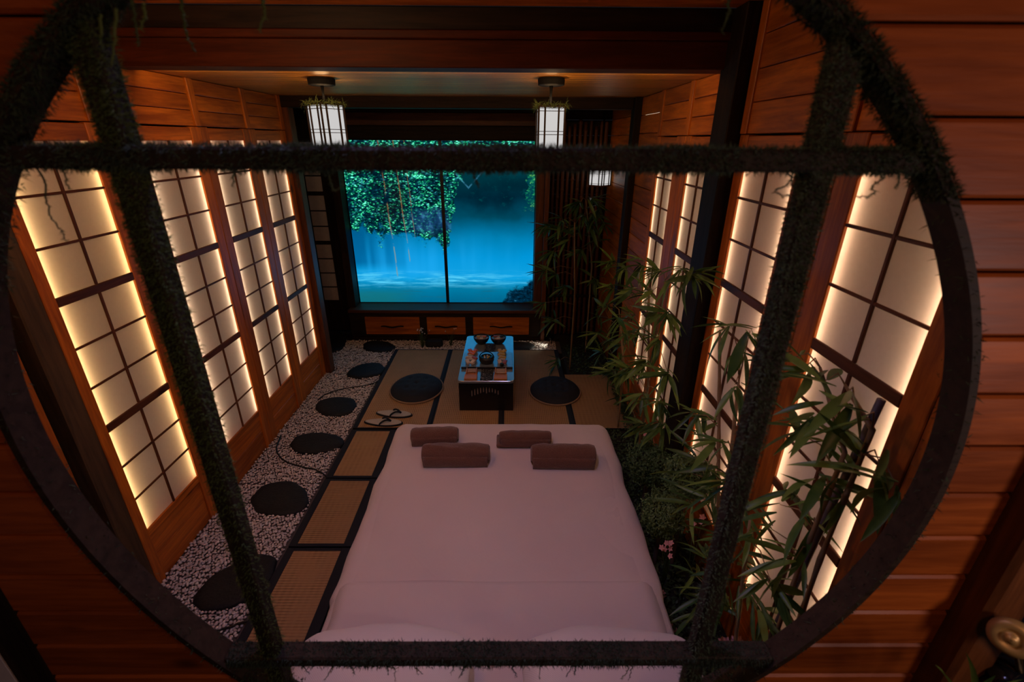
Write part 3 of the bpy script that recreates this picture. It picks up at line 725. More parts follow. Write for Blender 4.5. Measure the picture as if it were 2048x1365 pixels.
def pillow(cx, cy, label):
    t = thing('pillow', label, 'pillow', (cx, cy, BZ+.01), 'white pillows on the bed')
    V, Fc = rbox((cx, cy, BZ+.118), (.60, .42, .16), .075, 14)
    for p in V:
        a, b = (p.x-cx)/.30, (p.y-cy)/.21; k = math.sqrt(max(0, (1-a*a*.92)*(1-b*b*.92)))
        p.z = BZ+.118 + (p.z-BZ-.085)*(.30+.78*k); e = 1+.05*(a*a*b*b)
        p.x = cx+(p.x-cx)*e; p.y = cy+(p.y-cy)*e*(1-.26*abs(a)**2.2) + .010*sm_noise(p.x*6, p.z*6, 1, 2)
        p.z += .004*sm_noise(p.x*9, p.y*9, 1, 6)
    mesh('pillowcase', V, Fc, t, 'pillow', True)
    return t
pillow(-.43, .955, 'white pillow at the head of the bed, on the gravel side')
pillow(.35, .945, 'white pillow at the head of the bed, on the garden side')
# ---- towels
def towel(px0, px1, z_base, rad, label, turns=2.6, fold=0):
    a = atz(*px0, z_base); b = atz(*px1, z_base); ax = (b-a); L = ax.length; ax.normalize(); sd = Vector((-ax.y, ax.x, 0))
    if sd.y < 0: sd = -sd
    c = (a+b)/2 + sd*rad*.9; zc = z_base+rad*.93
    t = thing('rolled_towel', label, 'towel', (c.x, c.y, z_base), 'rolled brown towels on the bed')
    V, Fc = [], []; K = 30; N = 22
    for i in range(N+1):
        s = i/N*2-1; end = 1-.16*abs(s)**7
        for k in range(K):
            an = 2*PI*k/K; r = rad*end*(1+.03*math.sin(3*an+fold)+.045*sm_noise(s*4, an*1.2, 1, fold)) + (.012*math.exp(-((an-1.9-fold*.2-s*.5)/.12)**2) if fold == 1 else 0)
            zz = max(-.93*rad, r*math.sin(an)); p = c + ax*(s*L/2) + sd*(r*1.06*math.cos(an)); V.append((p.x, p.y, zc+zz))
    for i in range(N):
        for k in range(K): Fc.append((i*K+k, i*K+(k+1) % K, (i+1)*K+(k+1) % K, (i+1)*K+k))
    base = mesh('roll', V, Fc, t, 'terry', True)
    for s in (-1, 1):                       # spiral end faces: ribbon wound inwards
        V, Fc = [], []; Nn = 90
        for i in range(Nn+1):
            f = i/Nn; an = -PI/2+2*PI*turns*f; r = rad*(.97-.85*f)
            for dr, dx in ((0, 0), (rad*.16, .010), (rad*.33, 0)):
                rr = max(0, r-dr); p = c+ax*(s*(L/2-.004+dx)) + sd*(rr*1.04*math.cos(an)); V.append((p.x, p.y, zc+max(-.93*rad, rr*math.sin(an))))
        for i in range(Nn):
            for k in range(2): Fc.append((3*i+k, 3*i+k+1, 3*i+k+4, 3*i+k+3))
        mesh('roll_end', V, Fc, base, 'terry', True)
    # loose outer edge lying along the roll
    V, Fc = [], []
    for i in range(13):
        s = i/12*2-1
        for d, z in ((-1.02, .35), (-1.14, .05), (-1.10, -.5), (-.95, -.90)):
            p = c+ax*(s*L*.485) + sd*(rad*(d+.02*sm_noise(s*5, d*3))); V.append((p.x, p.y, zc+rad*z))
    for i in range(12):
        for k in range(3): Fc.append((4*i+k, 4*i+k+1, 4*i+k+5, 4*i+k+4))
    o = mesh('edge_flap', V, Fc, t, 'terry', True); md = o.modifiers.new('thick', 'SOLIDIFY'); md.thickness = .008
    if fold == 2:
        V, Fc = rbox((c.x-.02, c.y+.01, z_base+.012), (L*1.02, rad*2.7, .022), .010, 6); mesh('under_fold', V, Fc, t, 'terry', True)
towel((845, 936), (977, 936), BZ+.002, .063, 'rolled brown towel in front on the gravel side of the bed', fold=1)
towel((1064, 939), (1190, 940), BZ+.002, .065, 'rolled brown towel in front on the garden side of the bed', fold=3)
towel((823, 894), (915, 891), BZ+.002, .052, 'rolled brown towel behind, on the gravel side of the bed', fold=0)
towel((1000, 895), (1101, 895), BZ+.010, .046, 'rolled brown towel behind with a loose fold beneath, on the garden side', fold=2)

# ---- low table
t = thing('low_table', 'black lacquered low table with a slotted front and blue-lit glossy top', 'table', (-.19, 4.0, .03))
TX0, TX1, TY0, TY1, TZ = -.435, .046, 3.505, 4.495, .325
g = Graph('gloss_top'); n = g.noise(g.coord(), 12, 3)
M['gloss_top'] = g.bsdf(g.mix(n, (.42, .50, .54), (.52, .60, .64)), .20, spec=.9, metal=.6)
V, Fc = [], []
def rounded_rect(x0, x1, y0, y1, r, n=5):
    out = []
    for cx, cy, a0 in ((x1-r, y1-r, 0), (x0+r, y1-r, PI/2), (x0+r, y0+r, PI), (x1-r, y0+r, 1.5*PI)):
        for k in range(n+1): a = a0+PI/2*k/n; out.append((cx+r*math.cos(a), cy+r*math.sin(a)))
    return out
def slab(name, outline, z0, z1, mat, parent, inset=.004):
    n = len(outline); cx = sum(p[0] for p in outline)/n; cy = sum(p[1] for p in outline)/n
    def ins(p): d = Vector((p[0]-cx, p[1]-cy)); L = d.length; return (cx+d.x*(L-inset)/L, cy+d.y*(L-inset)/L)
    V = [(*p, z0) for p in outline]+[(*p, z1-inset) for p in outline]+[(*ins(p), z1) for p in outline]; Fc = [tuple(range(n-1, -1, -1)), tuple(range(2*n, 3*n))]
    for j in (0, n):
        for k in range(n): Fc.append((j+k, j+(k+1) % n, j+n+(k+1) % n, j+n+k))
    return mesh(name, V, Fc, parent, mat)
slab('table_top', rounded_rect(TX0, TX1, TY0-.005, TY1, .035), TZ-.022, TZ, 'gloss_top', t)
box('side_panel', (TX0+.008, TY0+.02, .03), (TX0+.026, TY1-.02, TZ-.022), 'black', t); box('side_panel', (TX1-.026, TY0+.02, .03), (TX1-.008, TY1-.02, TZ-.022), 'black', t)
box('back_panel', (TX0+.026, TY1-.038, .03), (TX1-.026, TY1-.02, TZ-.022), 'black', t)
# front panel with arch-topped comb of slots
fy = TY0+.004; xm = (TX0+TX1)/2-.01
slots = []
for k in range(10):
    sx = xm-.112+k*.025; d = abs(k-4.5)/4.5; zt = .262-.032*d*d; zb = .165+.045*(1-d) if k < 5 else .175+.035*(1-abs(k-6.5)/3)
    slots.append((sx-.0048, sx+.0048, zb, zt))
xs = TX0+.008
for a, b, z0, z1 in slots:
    box('front_panel', (xs, fy, .03), (a, fy+.016, TZ-.022), 'black', t, 0); box('front_panel', (a, fy, .03), (b, fy+.016, z0), 'black', t, 0); box('front_panel', (a, fy, z1), (b, fy+.016, TZ-.022), 'black', t, 0); xs = b
box('front_panel', (xs, fy, .03), (TX1-.008, fy+.016, TZ-.022), 'black', t, 0)
box('slot_backing', (TX0+.09, fy+.017, .14), (TX1-.09, fy+.022, .275), plain('pale_slot_backing', (.62, .46, .28), .7), t, 0)
# runner
g = Graph('runner_print'); x, y, z = g.xyz(g.coord()); n = g.noise(g.mapping(g.coord(), (38, 26, 1)), 1.5, 4, .6, 1.5)
M['runner'] = g.bsdf(g.mix(n.step(.565, .60)*(1.0-n.step(.62, .65)), (.010, .010, .012), (.42, .40, .38)), .8)
cx = (TX0+TX1)/2+.005
o = slab('table_runner', [(cx-.055, TY0+.002), (cx+.055, TY0+.002), (cx+.06, TY1-.20), (cx-.05, TY1-.20)][::1], TZ+.0005, TZ+.003, 'runner', None, .001)
tag(o, 'black table runner with pale brush marks down the low table', 'runner')
# wooden serving boards at the near end
def tray(x0, x1, label):
    t = thing('serving_board', label, 'board', ((x0+x1)/2, 3.58, TZ), 'wooden serving boards'); m = M.setdefault('board_wood', plain('orange_bamboo', (.55, .22, .075), .5))
    box('foot', (x0, TY0+.004, TZ+.0005), (x1, TY0+.085, TZ+.02), m, t, .003); box('shelf', (x0+.004, TY0+.085, TZ+.0005), (x1-.004, TY0+.19, TZ+.014), m, t, .003)
    for xx in (x0+.008, x1-.018): box('side_rail', (xx, TY0+.09, TZ+.014), (xx+.010, TY0+.185, TZ+.034), m, t, .002)
    for k in range(5): box('slat', (x0+.02, TY0+.095+k*.018, TZ+.022), (x1-.02, TY0+.107+k*.018, TZ+.028), plain('pale_bamboo', (.50, .33, .22), .6) if k == 0 and 'pale_b' not in M else M['pale_b'], t, .001) if 'pale_b' in M else M.__setitem__('pale_b', plain('pale_bamboo', (.50, .33, .22), .6))
    return t
tray(TX0+.055, TX0+.165, 'small wooden serving board on the table beside the runner, gravel side'); tray(TX1-.175, TX1-.06, 'small wooden serving board on the table beside the runner, garden side')
# long dark blue tray across, with food on top
t = thing('food_tray', 'long dark tray lying across the low table under the sushi', 'tray', (cx, 3.88, TZ+.004))
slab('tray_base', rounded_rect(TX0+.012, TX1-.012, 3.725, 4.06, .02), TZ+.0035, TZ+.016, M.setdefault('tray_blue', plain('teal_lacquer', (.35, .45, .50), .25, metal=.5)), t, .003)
box('tray_lip', (TX0+.012, 3.717, TZ+.0035), (TX1-.012, 3.727, TZ+.024), 'black', t, .002)
M['rice'] = plain('white_rice', (.72, .60, .54), .8); M['salmon'] = plain('salmon', (.75, .16, .04), .45); M['egg'] = plain('omelette_yellow', (.62, .40, .07), .6); M['tuna'] = plain('tuna', (.42, .09, .08), .5); M['nori'] = plain('nori', (.010, .014, .010), .6)
def sushi(cx, cy, rz, top, label, z=TZ+.0165):
    t = thing('sushi_piece', label, 'sushi', (cx, cy, z), 'sushi on the tray')
    Rm = Matrix.Rotation(rz, 3, 'Z')
    V, Fc = rbox((0, 0, .014), (.028, .058, .028), .011, 5); mesh('rice', [Rm @ p + Vector((cx, cy, z)) for p in V], Fc, t, 'rice', True)
    V, Fc = rbox((0, 0, .031), (.033, .070, .012), .0055, 6)
    mesh('topping', [Rm @ Vector((p.x, p.y, p.z-abs(p.y)**2*9+.003*math.sin(p.y*160))) + Vector((cx, cy, z)) for p in V], Fc, t, top, True)
for k, (x, y, rz, top, lab) in enumerate([(-.365, 4.035, .5, 'salmon', 'orange salmon sushi at the back of the tray, gravel side'), (-.318, 4.03, -.3, 'salmon', 'orange salmon sushi at the back of the tray, closer to the pot'), (-.352, 3.965, 1.2, 'salmon', 'orange salmon sushi in the second row of the tray, gravel side'),
     (-.365, 3.885, 1.4, 'rice', 'white-topped sushi in the middle of the tray, gravel side'), (-.318, 3.87, .9, 'tuna', 'red-topped sushi in the middle of the tray, gravel side'), (-.372, 3.80, .3, 'rice', 'white-topped sushi at the front of the tray, gravel side'), (-.322, 3.79, -.4, 'rice', 'white-topped sushi at the front of the tray, between pot and gravel-side sushi'),
     (-.085, 4.035, .4, 'egg', 'yellow omelette sushi at the back of the tray, garden side'), (-.045, 4.025, -.4, 'egg', 'yellow omelette sushi at the back corner of the tray, towards the garden'), (-.068, 3.95, 1.3, 'egg', 'yellow omelette sushi in the second row of the tray, garden side'), (-.060, 3.885, 1.5, 'egg', 'yellow omelette sushi in the third row of the tray, garden side'),
     (-.085, 3.80, .2, 'rice', 'white-topped sushi at the front of the tray, garden side'), (-.035, 3.79, -.2, 'tuna', 'red-topped sushi at the front of the tray, garden side')]): sushi(x, y, rz, top, lab)
V, Fc = lathe([(.016, 0), (.017, .002), (.017, .026), (.015, .028)], 14, (-.062, 3.752, TZ+.0165)); o = tag(mesh('nori_roll', V, Fc, None, 'nori'), 'dark seaweed roll at the front edge of the tray', 'sushi roll')
# black iron pot with arched handle in the middle
pc = (cx-.012, 3.83, TZ+.0165)
t = thing('iron_teapot', 'black iron pot with an arched handle in the middle of the tray', 'pot', pc)
V, Fc = lathe([(.035, 0), (.058, .006), (.068, .028), (.066, .050), (.056, .060), (.050, .062), (.046, .056), (.030, .052)], 28, pc); mesh('pot_body', V, Fc, t, 'black', True)
V, Fc = tube([(pc[0]+.066*math.cos(a), pc[1], pc[2]+.045+.062*math.sin(a)) for a in np.linspace(0, PI, 15)], .0045, 7); mesh('handle', V, Fc, t, 'black_metal', True)
for k in range(5):
    a = k*1.3; p = (pc[0]+.022*math.cos(a), pc[1]+.022*math.sin(a), pc[2]+.056); V, Fc = rbox(p, (.016, .022, .012), .005, 3); mesh('petal', V, Fc, t, 'rice' if k % 2 else 'egg', True)
# bowls
def bowl(cx, cy, fill, label):
    t = thing('bowl', label, 'bowl', (cx, cy, TZ), 'dark ramen bowls')
    V, Fc = lathe([(.038, 0), (.042, .006), (.060, .022), (.076, .052), (.080, .072), (.077, .073), (.072, .056), (.052, .028), (.02, .018)], 30, (cx, cy, TZ+.0005)); mesh('bowl_shell', V, Fc, t, 'black', True)
    V, Fc = lathe([(.0731, .058), (.05, .061), (.01, .063)], 26, (cx, cy, TZ+.0005)); s = mesh('broth', V, Fc, t, plain('broth', (.24, .13, .055), .3))
    V, Fc = [], []
    for k in range(16):
        a0 = random.uniform(0, 6.28); r = random.uniform(.012, .05); pts = [(cx+r*math.cos(a0+q*.35)+random.uniform(-.004, .004), cy+r*math.sin(a0+q*.35), TZ+.062+random.uniform(0, .006)) for q in range(7)]
        v, f = tube(pts, .0035, 5); b = len(V); V += v; Fc += [tuple(q+b for q in ff) for ff in f]
    o = mesh('noodles', V, Fc, t, 'pale_b', True); o['kind'] = 'stuff'
    for k, c in enumerate(fill):
        a = k*2.2+.4; V, Fc = rbox((cx+.036*math.cos(a), cy+.036*math.sin(a), TZ+.070), (.034, .028, .012), .005, 3); mesh('garnish', V, Fc, t, c, True)
bowl(cx-.085, 4.30, ('salmon', 'egg', 'rice'), 'dark ramen bowl on the low table with salmon and egg, gravel side'); bowl(cx+.083, 4.30, ('nori', 'tuna', 'rice'), 'dark ramen bowl on the low table with seaweed and tuna, garden side')

# ---- round floor cushions
def cushion(cx, cy, rx, ry, label):
    t = thing('floor_cushion', label, 'cushion', (cx, cy, .032), 'round dark floor cushions')
    V, Fc = [], []; K, N = 56, 22
    V.append((cx, cy, .085))
    for j in range(1, N+1):
        s = j/N
        for k in range(K):
            a = 2*PI*k/K; x = s*math.cos(a); y = s*math.sin(a); prof = .062*(1-s**5)+.012
            q = math.cos(x*9.5)*math.cos(y*9.5); puff = -.014*max(0, q)**3 - .006*max(0, -q)**3
            V.append((cx+rx*x, cy+ry*y, .032+max(.004, prof+puff*(1-s**4))))
    for k in range(K): Fc.append((0, 1+k, 1+(k+1) % K))
    for j in range(N-1):
        for k in range(K): a = 1+j*K; Fc.append((a+k, a+K+k, a+K+(k+1) % K, a+(k+1) % K))
    b = len(V); V += [(cx+rx*.97*math.cos(2*PI*k/K), cy+ry*.97*math.sin(2*PI*k/K), .033) for k in range(K)]; e = 1+(N-1)*K
    for k in range(K): Fc.append((e+k, b+k, b+(k+1) % K, e+(k+1) % K))
    Fc.append(tuple(b+k for k in range(K-1, -1, -1)))
    mesh('tufted_pad', V, Fc, t, M.setdefault('navy_pad', plain('navy_velvet', (.010, .013, .022), .8)), True)
    pts = [(cx+rx*1.005*math.cos(2*PI*k/K), cy+ry*1.005*math.sin(2*PI*k/K), .041) for k in range(K+1)]
    V, Fc = tube(pts, .0085, 6); mesh('piping', V, Fc, t, 'tan_cord', True)
    for bx_, by_ in ((0, 0), (.33, .33), (-.33, .33), (.33, -.33), (-.33, -.33), (.66, 0), (-.66, 0), (0, .66), (0, -.66)):
        V, Fc = lathe([(.001, 0), (.009, .001), (.009, .004), (.004, .007)], 8, (cx+rx*bx_, cy+ry*by_, .072)); mesh('button', V, Fc, t, 'navy_cloth', True)
cushion(-.868, 3.885, .243, .275, 'round dark tufted floor cushion on the sandals mat'); cushion(.432, 3.845, .235, .262, 'round dark tufted floor cushion on the garden side of the low table')

# ---- sandals
M['sole'] = plain('pale_straw_sole', (.50, .47, .40), .7)
def sandal(p0, p1, label):
    a = atz(*p0, .035); b = atz(*p1, .035); L = (b-a).length; c = (a+b)/2; ang = math.atan2((b-a).y, (b-a).x); Rm = Matrix.Rotation(ang, 3, 'Z')
    t = thing('sandal', label, 'sandal', (c.x, c.y, .032), 'pair of thong sandals')
    out = []
    for k in range(36):
        q = 2*PI*k/36; x = math.cos(q)*L/2; y = math.sin(q)*.047*(1+.16*math.cos(q)-.10*math.cos(2*q)); p = Rm @ Vector((x, y, 0)); out.append((c.x+p.x, c.y+p.y))
    s = slab('sole', out, .0322, .046, 'navy_cloth', t, .003); slab('insole', [(c.x+(x-c.x)*.93, c.y+(y-c.y)*.93) for x, y in out], .046, .050, 'sole', t, .002)
    for sd in (-1, 1):
        pts = []
        for k in range(9):
            f = k/8; x = L*(.20-.26*f); y = sd*.046*f**1.3; zz = .052+.022*math.sin(PI*min(1, f*.9+.08)); p = Rm @ Vector((x, y, 0)); pts.append((c.x+p.x, c.y+p.y, zz if k < 8 else .048))
        V, Fc = tube(pts, .0075, 7); mesh('strap', V, Fc, t, 'navy_cloth', True)
sandal((752, 827), (825, 832), 'thong sandal with pale insole on the mat, further from the bed'); sandal((728, 845), (806, 848), 'thong sandal with pale insole on the mat, closer to the bed')
# ================================================================= MOSS ON THE WINDOW
def atx(u, v, X):                           # where the line of sight meets the upright plane x = X
    d = ray(u, v); t = X/d[0]; return Vector((X, d[1]*t, H+d[2]*t))
def surf_bar(kind, c, a, b, n, dens):
    out = []
    while len(out) < n:
        s = random.uniform(a, b)
        if random.random() > dens(s): continue
        f = random.random(); e = random.uniform(-1, 1)
        if kind == 'v':
            p, nr = (((c+e*.018, YBAR0, s), (0, -1, 0)) if f < .45 else ((c+.018, YW+.026+e*.018, s), (1, 0, 0)) if f < .72 else ((c-.018, YW+.026+e*.018, s), (-1, 0, 0)))
        else:
            p, nr = (((s, YBAR0-.004, c+e*.015), (0, -1, 0)) if f < .35 else ((s, YW+.026+e*.02, c+.015), (0, 0, 1)) if f < .80 else ((s, YW+.026+e*.02, c-.015), (0, 0, -1)))
        out.append((p, nr))
    return out
def lumps(a, b, k, seed): return lambda s: .35 + .65*max(0, math.sin(s*k+seed))**.5
for i, (o, kind, c, a, b) in enumerate(bars):
    dn = (lambda s: .25+.75*max(0, min(1, (s-1.5)/.6))) if kind == 'v' else lumps(a, b, 23, i)
    n = 11000 if kind == 'v' else 11000
    V, Fc = moss_tufts(surf_bar(kind, c, a, b, n, dn), .0085 if kind == 'v' else .0095, .3, .0009, 2)
    q = mesh('moss', V, Fc, o, 'dark_moss' if i != 0 else 'moss'); q['kind'] = 'stuff'
pn = []
while len(pn) < 20000:
    th = random.uniform(0, 2*PI); g_ = math.degrees(th)
    d = 1.0 if 36 < g_ < 62 or 118 < g_ < 140 else .75 if 62 <= g_ <= 118 else .45 if 140 <= g_ < 160 else .55 if 225 < g_ < 310 else .04
    if random.random() > d: continue
    r = rim_r(th); f = random.random(); y = YW + (random.uniform(-.006, .056) if f < .6 else -.006); dr = 0 if f < .6 else random.uniform(0, .014)
    nr = (-math.cos(th), 0, -math.sin(th)) if f < .6 else (0, -1, 0)
    if f > .85: dr = .015; nr = (math.cos(th), -.6, math.sin(th))
    pn.append(((WC[0]+(r+dr)*math.cos(th), y, WC[1]+(r+dr)*math.sin(th)), nr))
V, Fc = moss_tufts(pn, .011, .3, .0010, 2); q = mesh('moss', V, Fc, win, M.setdefault('rim_moss', leaf_mat('rim_moss', (.035, .055, .026), (.13, .17, .07), .9, .1))); q['kind'] = 'stuff'
def strand(px, Y, r, parent, mat='moss'):
    P = [aty(u, v, Y)+Vector((0, random.uniform(-.004, .004), 0)) for u, v in px]; Q = []
    for i in range(len(P)-1):
        for k in range(5): Q.append(P[i].lerp(P[i+1], k/5)+Vector((random.uniform(-1, 1), random.uniform(-1, 1), random.uniform(-1, 1)))*.0016)
    Q.append(P[-1]); V, Fc = tube(Q, [r*(1-.6*k/len(Q)) for k in range(len(Q))], 5)
    pn = [(p, (random.gauss(0, 1), random.gauss(0, 1), -.3)) for p in Q for _ in range(3)]; v2, f2 = moss_tufts(pn, .006, .4, .0007, 2)
    b = len(V); mesh('moss_strand', list(V)+v2, Fc+[tuple(k+b for k in f) for f in f2], parent, mat)
for px in ([(262, -8), (268, 25), (276, 60), (282, 92)], [(363, -8), (364, 25), (372, 58), (382, 85), (391, 104)], [(524, -5), (526, 25), (522, 64)], [(1456, -8), (1458, 18), (1454, 40), (1446, 62)], [(285, 5), (288, 35), (281, 58)], [(232, 20), (236, 70), (228, 130)], [(205, 30), (203, 90), (212, 150)], [(1735, 80), (1748, 115), (1741, 150)]):
    strand(px, YW+.02, .0021, win)
up_bar = bars[2][0]; lo_bar = bars[3][0]
for px in ([(72, 330), (84, 365), (95, 400), (105, 435), (120, 462), (130, 482)], [(122, 330), (132, 352), (140, 378)], [(640, 330), (655, 345), (663, 365), (671, 383), (684, 372), (683, 350)], [(608, 330), (628, 340), (650, 338), (672, 345)], [(598, 330), (592, 352), (596, 375)], [(935, 330), (948, 350), (957, 372), (950, 362)],
           [(1572, 335), (1582, 356), (1566, 372), (1552, 384), (1566, 394), (1580, 388)], [(1590, 335), (1580, 365), (1587, 382)], [(1755, 345), (1762, 358), (1745, 372), (1752, 385), (1735, 396), (1712, 392)], [(1795, 345), (1800, 365), (1795, 378)], [(460, 330), (468, 352), (464, 372)], [(470, 335), (482, 350)], [(1350, 335), (1356, 352)]):
    strand(px, YW+.022, .0016, up_bar, 'dark_moss')
for u in (610, 662, 668, 700, 775, 782, 826, 832, 900, 925, 935, 1030, 1080, 1145, 1150, 1255, 1262):
    strand([(u, 1328), (u+random.uniform(-8, 8), 1338), (u+random.uniform(-14, 14), 1340+random.uniform(6, 22))], YW+.022, .0013, lo_bar, 'dark_moss')

# ================================================================= PLANTS
M['bamboo_leaf'] = leaf_mat('bamboo_leaf', (.038, .10, .020), (.16, .27, .05), .38, .22)
M['far_leaf'] = leaf_mat('far_bamboo_leaf', (.030, .085, .022), (.11, .21, .05), .42, .15)
M['cane'] = wood('bamboo_cane', 2, (.16, .10, .045), (.34, .23, .11), .5, 1.0, .4, knots=False)
M['dark_cane'] = wood('dark_cane', 2, (.07, .055, .06), (.17, .135, .14), .5, 1.0, .4, knots=False)
M['bush'] = leaf_mat('boxwood', (.07, .14, .045), (.30, .44, .15), .6, .15)
M['petal'] = plain('pink_petal', (.72, .36, .34), .6); M['stem'] = plain('green_stem', (.045, .085, .025), .6)
def leaf_mesh(droop, curl, wid):
    V, Fc = [], []; n = 6
    for k in range(n+1):
        s = k/n; w_ = wid*math.sin(PI*min(1, s*.92+.05))**.75*(1-s**4*.6) if k < n else 0
        z = -droop*s*s; 
        V += [(s, -w_, z+curl*w_), (s, 0, z), (s, w_, z+curl*w_)]
    for k in range(n):
        a = 3*k; Fc += [(a, a+3, a+4, a+1), (a+1, a+4, a+5, a+2)]
    me = bpy.data.meshes.new('leaf'); me.from_pydata(V, [], Fc); me.update(); me.polygons.foreach_set('use_smooth', [True]*len(me.polygons)); return me
LEAF = {}
for k in ('bamboo_leaf', 'far_leaf'):
    LEAF[k] = [leaf_mesh(d, c, w_) for d, c, w_ in ((.05, .5, .074), (.18, .4, .082), (.32, .5, .072), (.10, .6, .064))]
    for me in LEAF[k]: me.materials.append(M[k])
def put_leaf(root, rl, pos, d, L, mat):
    d = d.normalized(); x = d; y = Vector((0, 0, 1)).cross(x)
    if y.length < .1: y = Vector((1, 0, 0))
    y.normalize(); z = x.cross(y); Rm = Matrix((x, y, z)).transposed().to_4x4() @ Matrix.Rotation(random.gauss(0, .5), 4, 'X')
    o = bpy.data.objects.new('leaf', random.choice(LEAF[mat])); C.objects.link(o); o.parent = root
    o.matrix_local = Matrix.Translation(pos-rl) @ Rm @ Matrix.Diagonal((L, L*random.uniform(.85, 1.2), L, 1)); return o
def bamboo(label, base, stalks, clusters, L, mat, cane='cane', nl=(5, 7), xmax=1.03, cat='bamboo', group='bamboo plants in the garden strip', rad=.008):
    """stalks: polylines; clusters: points where a fan of leaves hangs from a twig"""
    base = Vector(base); t = thing('bamboo_plant', label, cat, base, group); allp = []
    for s in stalks:
        P = [Vector(p) for p in s]; Q, R = [], []
        for i in range(len(P)-1):
            n = max(3, int((P[i+1]-P[i]).length/.07))
            for k in range(n): Q.append(P[i].lerp(P[i+1], k/n)); R.append(rad*(1.3 if len(Q) % 3 == 0 else 1.0)*(1-.35*len(Q)/40))
        Q.append(P[-1]); R.append(rad*.5); V, Fc = tube(Q, [max(.003, r) for r in R], 7); mesh('stalk', V, Fc, t, cane, True); allp += Q
    for c in clusters:
        c = Vector(c); near = min(allp, key=lambda q: (q-c).length + max(0, q.z-c.z)*.5); dv = c-near
        if dv.length > .02:
            mid = near.lerp(c, .5)+Vector((0, 0, .03)); V, Fc = tube([near, mid, c], [.0028, .0022, .0012], 5); mesh('twig', V, Fc, t, cane, True)
        az = math.atan2(dv.y, dv.x) if dv.length > .05 else random.uniform(0, 6.28)
        for k in range(random.randint(*nl)):
            a = az+random.gauss(0, .95); e = random.gauss(-.30, .40); d = Vector((math.cos(a)*math.cos(e), math.sin(a)*math.cos(e), math.sin(e)))
            p = c + Vector((random.gauss(0, .012), random.gauss(0, .012), random.gauss(0, .012))); l = L*random.uniform(.65, 1.2)
            if p.x+d.x*l > xmax: d.x = -abs(d.x)*.6
            if p.y+d.y*l < .80: d.y = abs(d.y)*.6
            put_leaf(t, base, p, d, l, mat)
    return t
def near_wall(px, X, jit=.05): return [atx(u, v, X+random.uniform(-jit, jit)) for u, v in px]
# two slim plants before the bamboo fence
bamboo('slim bamboo with bare stalk and leaf tufts, standing behind the short tatami mat', (.63, 4.33, 0), [[(.63, 4.33, 0), (.635, 4.33, .8), aty(1149, 445, 4.33)]],
       [aty(u, v, 4.30+random.uniform(-.1, .08)) for u, v in ((1098, 452), (1122, 462), (1135, 480), (1092, 540), (1112, 548), (1130, 575), (1090, 606), (1108, 640), (1118, 722), (1125, 440), (1105, 505))], .18, 'far_leaf', nl=(10, 14))
bamboo('slim bamboo with a bushy top close to the bamboo fence', (.86, 4.78, 0), [[(.86, 4.78, 0), (.862, 4.78, 1.0), aty(1172, 400, 4.78)]],
       [aty(u, v, 4.75+random.uniform(-.1, .1)) for u, v in ((1160, 405), (1180, 398), (1200, 412), (1190, 430), (1165, 432), (1205, 448), (1180, 455), (1155, 455), (1195, 480), (1165, 500), (1190, 560))], .19, 'far_leaf', nl=(12, 16))
b = atx(1283, 880, .93)
bamboo('dense bamboo with drooping leaves in front of the shoji next to the dark post', (.93, b.y, 0), [[(.93, b.y, 0), (.93, b.y+.01, .7), atx(1298, 560, .94)], [(.95, b.y+.10, 0), (.96, b.y+.1, .9), atx(1330, 560, .95)]],
       near_wall([(1225, 525), (1250, 540), (1285, 530), (1320, 545), (1365, 540), (1385, 548), (1225, 575), (1262, 580), (1300, 585), (1310, 620), (1265, 628), (1335, 628), (1280, 660), (1320, 680), (1250, 690), (1295, 720), (1335, 745), (1260, 740), (1285, 790), (1320, 800), (1255, 800), (1290, 850), (1325, 850)], .90, .07), .18, 'bamboo_leaf', nl=(10, 14), xmax=.985)
b = atx(1232, 800, .86)
bamboo('leafy bamboo leaning over the short tatami mat', (.90, b.y, 0), [[(.90, b.y, 0), (.89, b.y, .6), atx(1238, 620, .88)]],
       near_wall([(1215, 612), (1195, 632), (1238, 640), (1195, 668), (1222, 682), (1250, 668), (1205, 705), (1235, 722), (1250, 745), (1225, 745)], .84, .06), .17, 'bamboo_leaf', nl=(9, 13))
b = atx(1430, 1180, .88)
bamboo('bamboo with long arching leaves before the second shoji, beside the boxwood', (.88, b.y, 0), [[(.88, b.y, 0), (.88, b.y, .5), atx(1478, 760, .9)], [(.93, b.y+.12, 0), (.93, b.y+.12, .5), atx(1440, 660, .93)]],
       near_wall([(1462, 648), (1500, 662), (1478, 705), (1470, 770), (1385, 830), (1425, 838), (1400, 868), (1445, 890), (1392, 915), (1430, 940), (1375, 945), (1455, 965), (1420, 985), (1470, 1000), (1385, 1000)], .88, .06), .165, 'bamboo_leaf', nl=(5, 8))
b = atx(1560, 1240, .92)
bamboo('big broad-leaved bamboo before the shoji closest to the round window', (.92, b.y, 0), [[(.92, b.y, 0), atx(1600, 1130, .92), atx(1690, 905, .93), atx(1640, 735, .93)], [(.95, b.y-.05, 0), atx(1640, 1120, .95), atx(1745, 860, .95), atx(1690, 770, .93)]],
       near_wall([(1585, 715), (1610, 735), (1650, 762), (1690, 790), (1735, 830), (1640, 830), (1600, 870), (1660, 880), (1720, 905), (1760, 930), (1790, 965), (1700, 950), (1640, 960), (1590, 990), (1560, 1010), (1690, 1000), (1620, 1040), (1545, 1060), (1590, 1120)], .91, .05), .165, 'bamboo_leaf', nl=(4, 6), xmax=1.04)
b = atx(1480, 1270, .86)
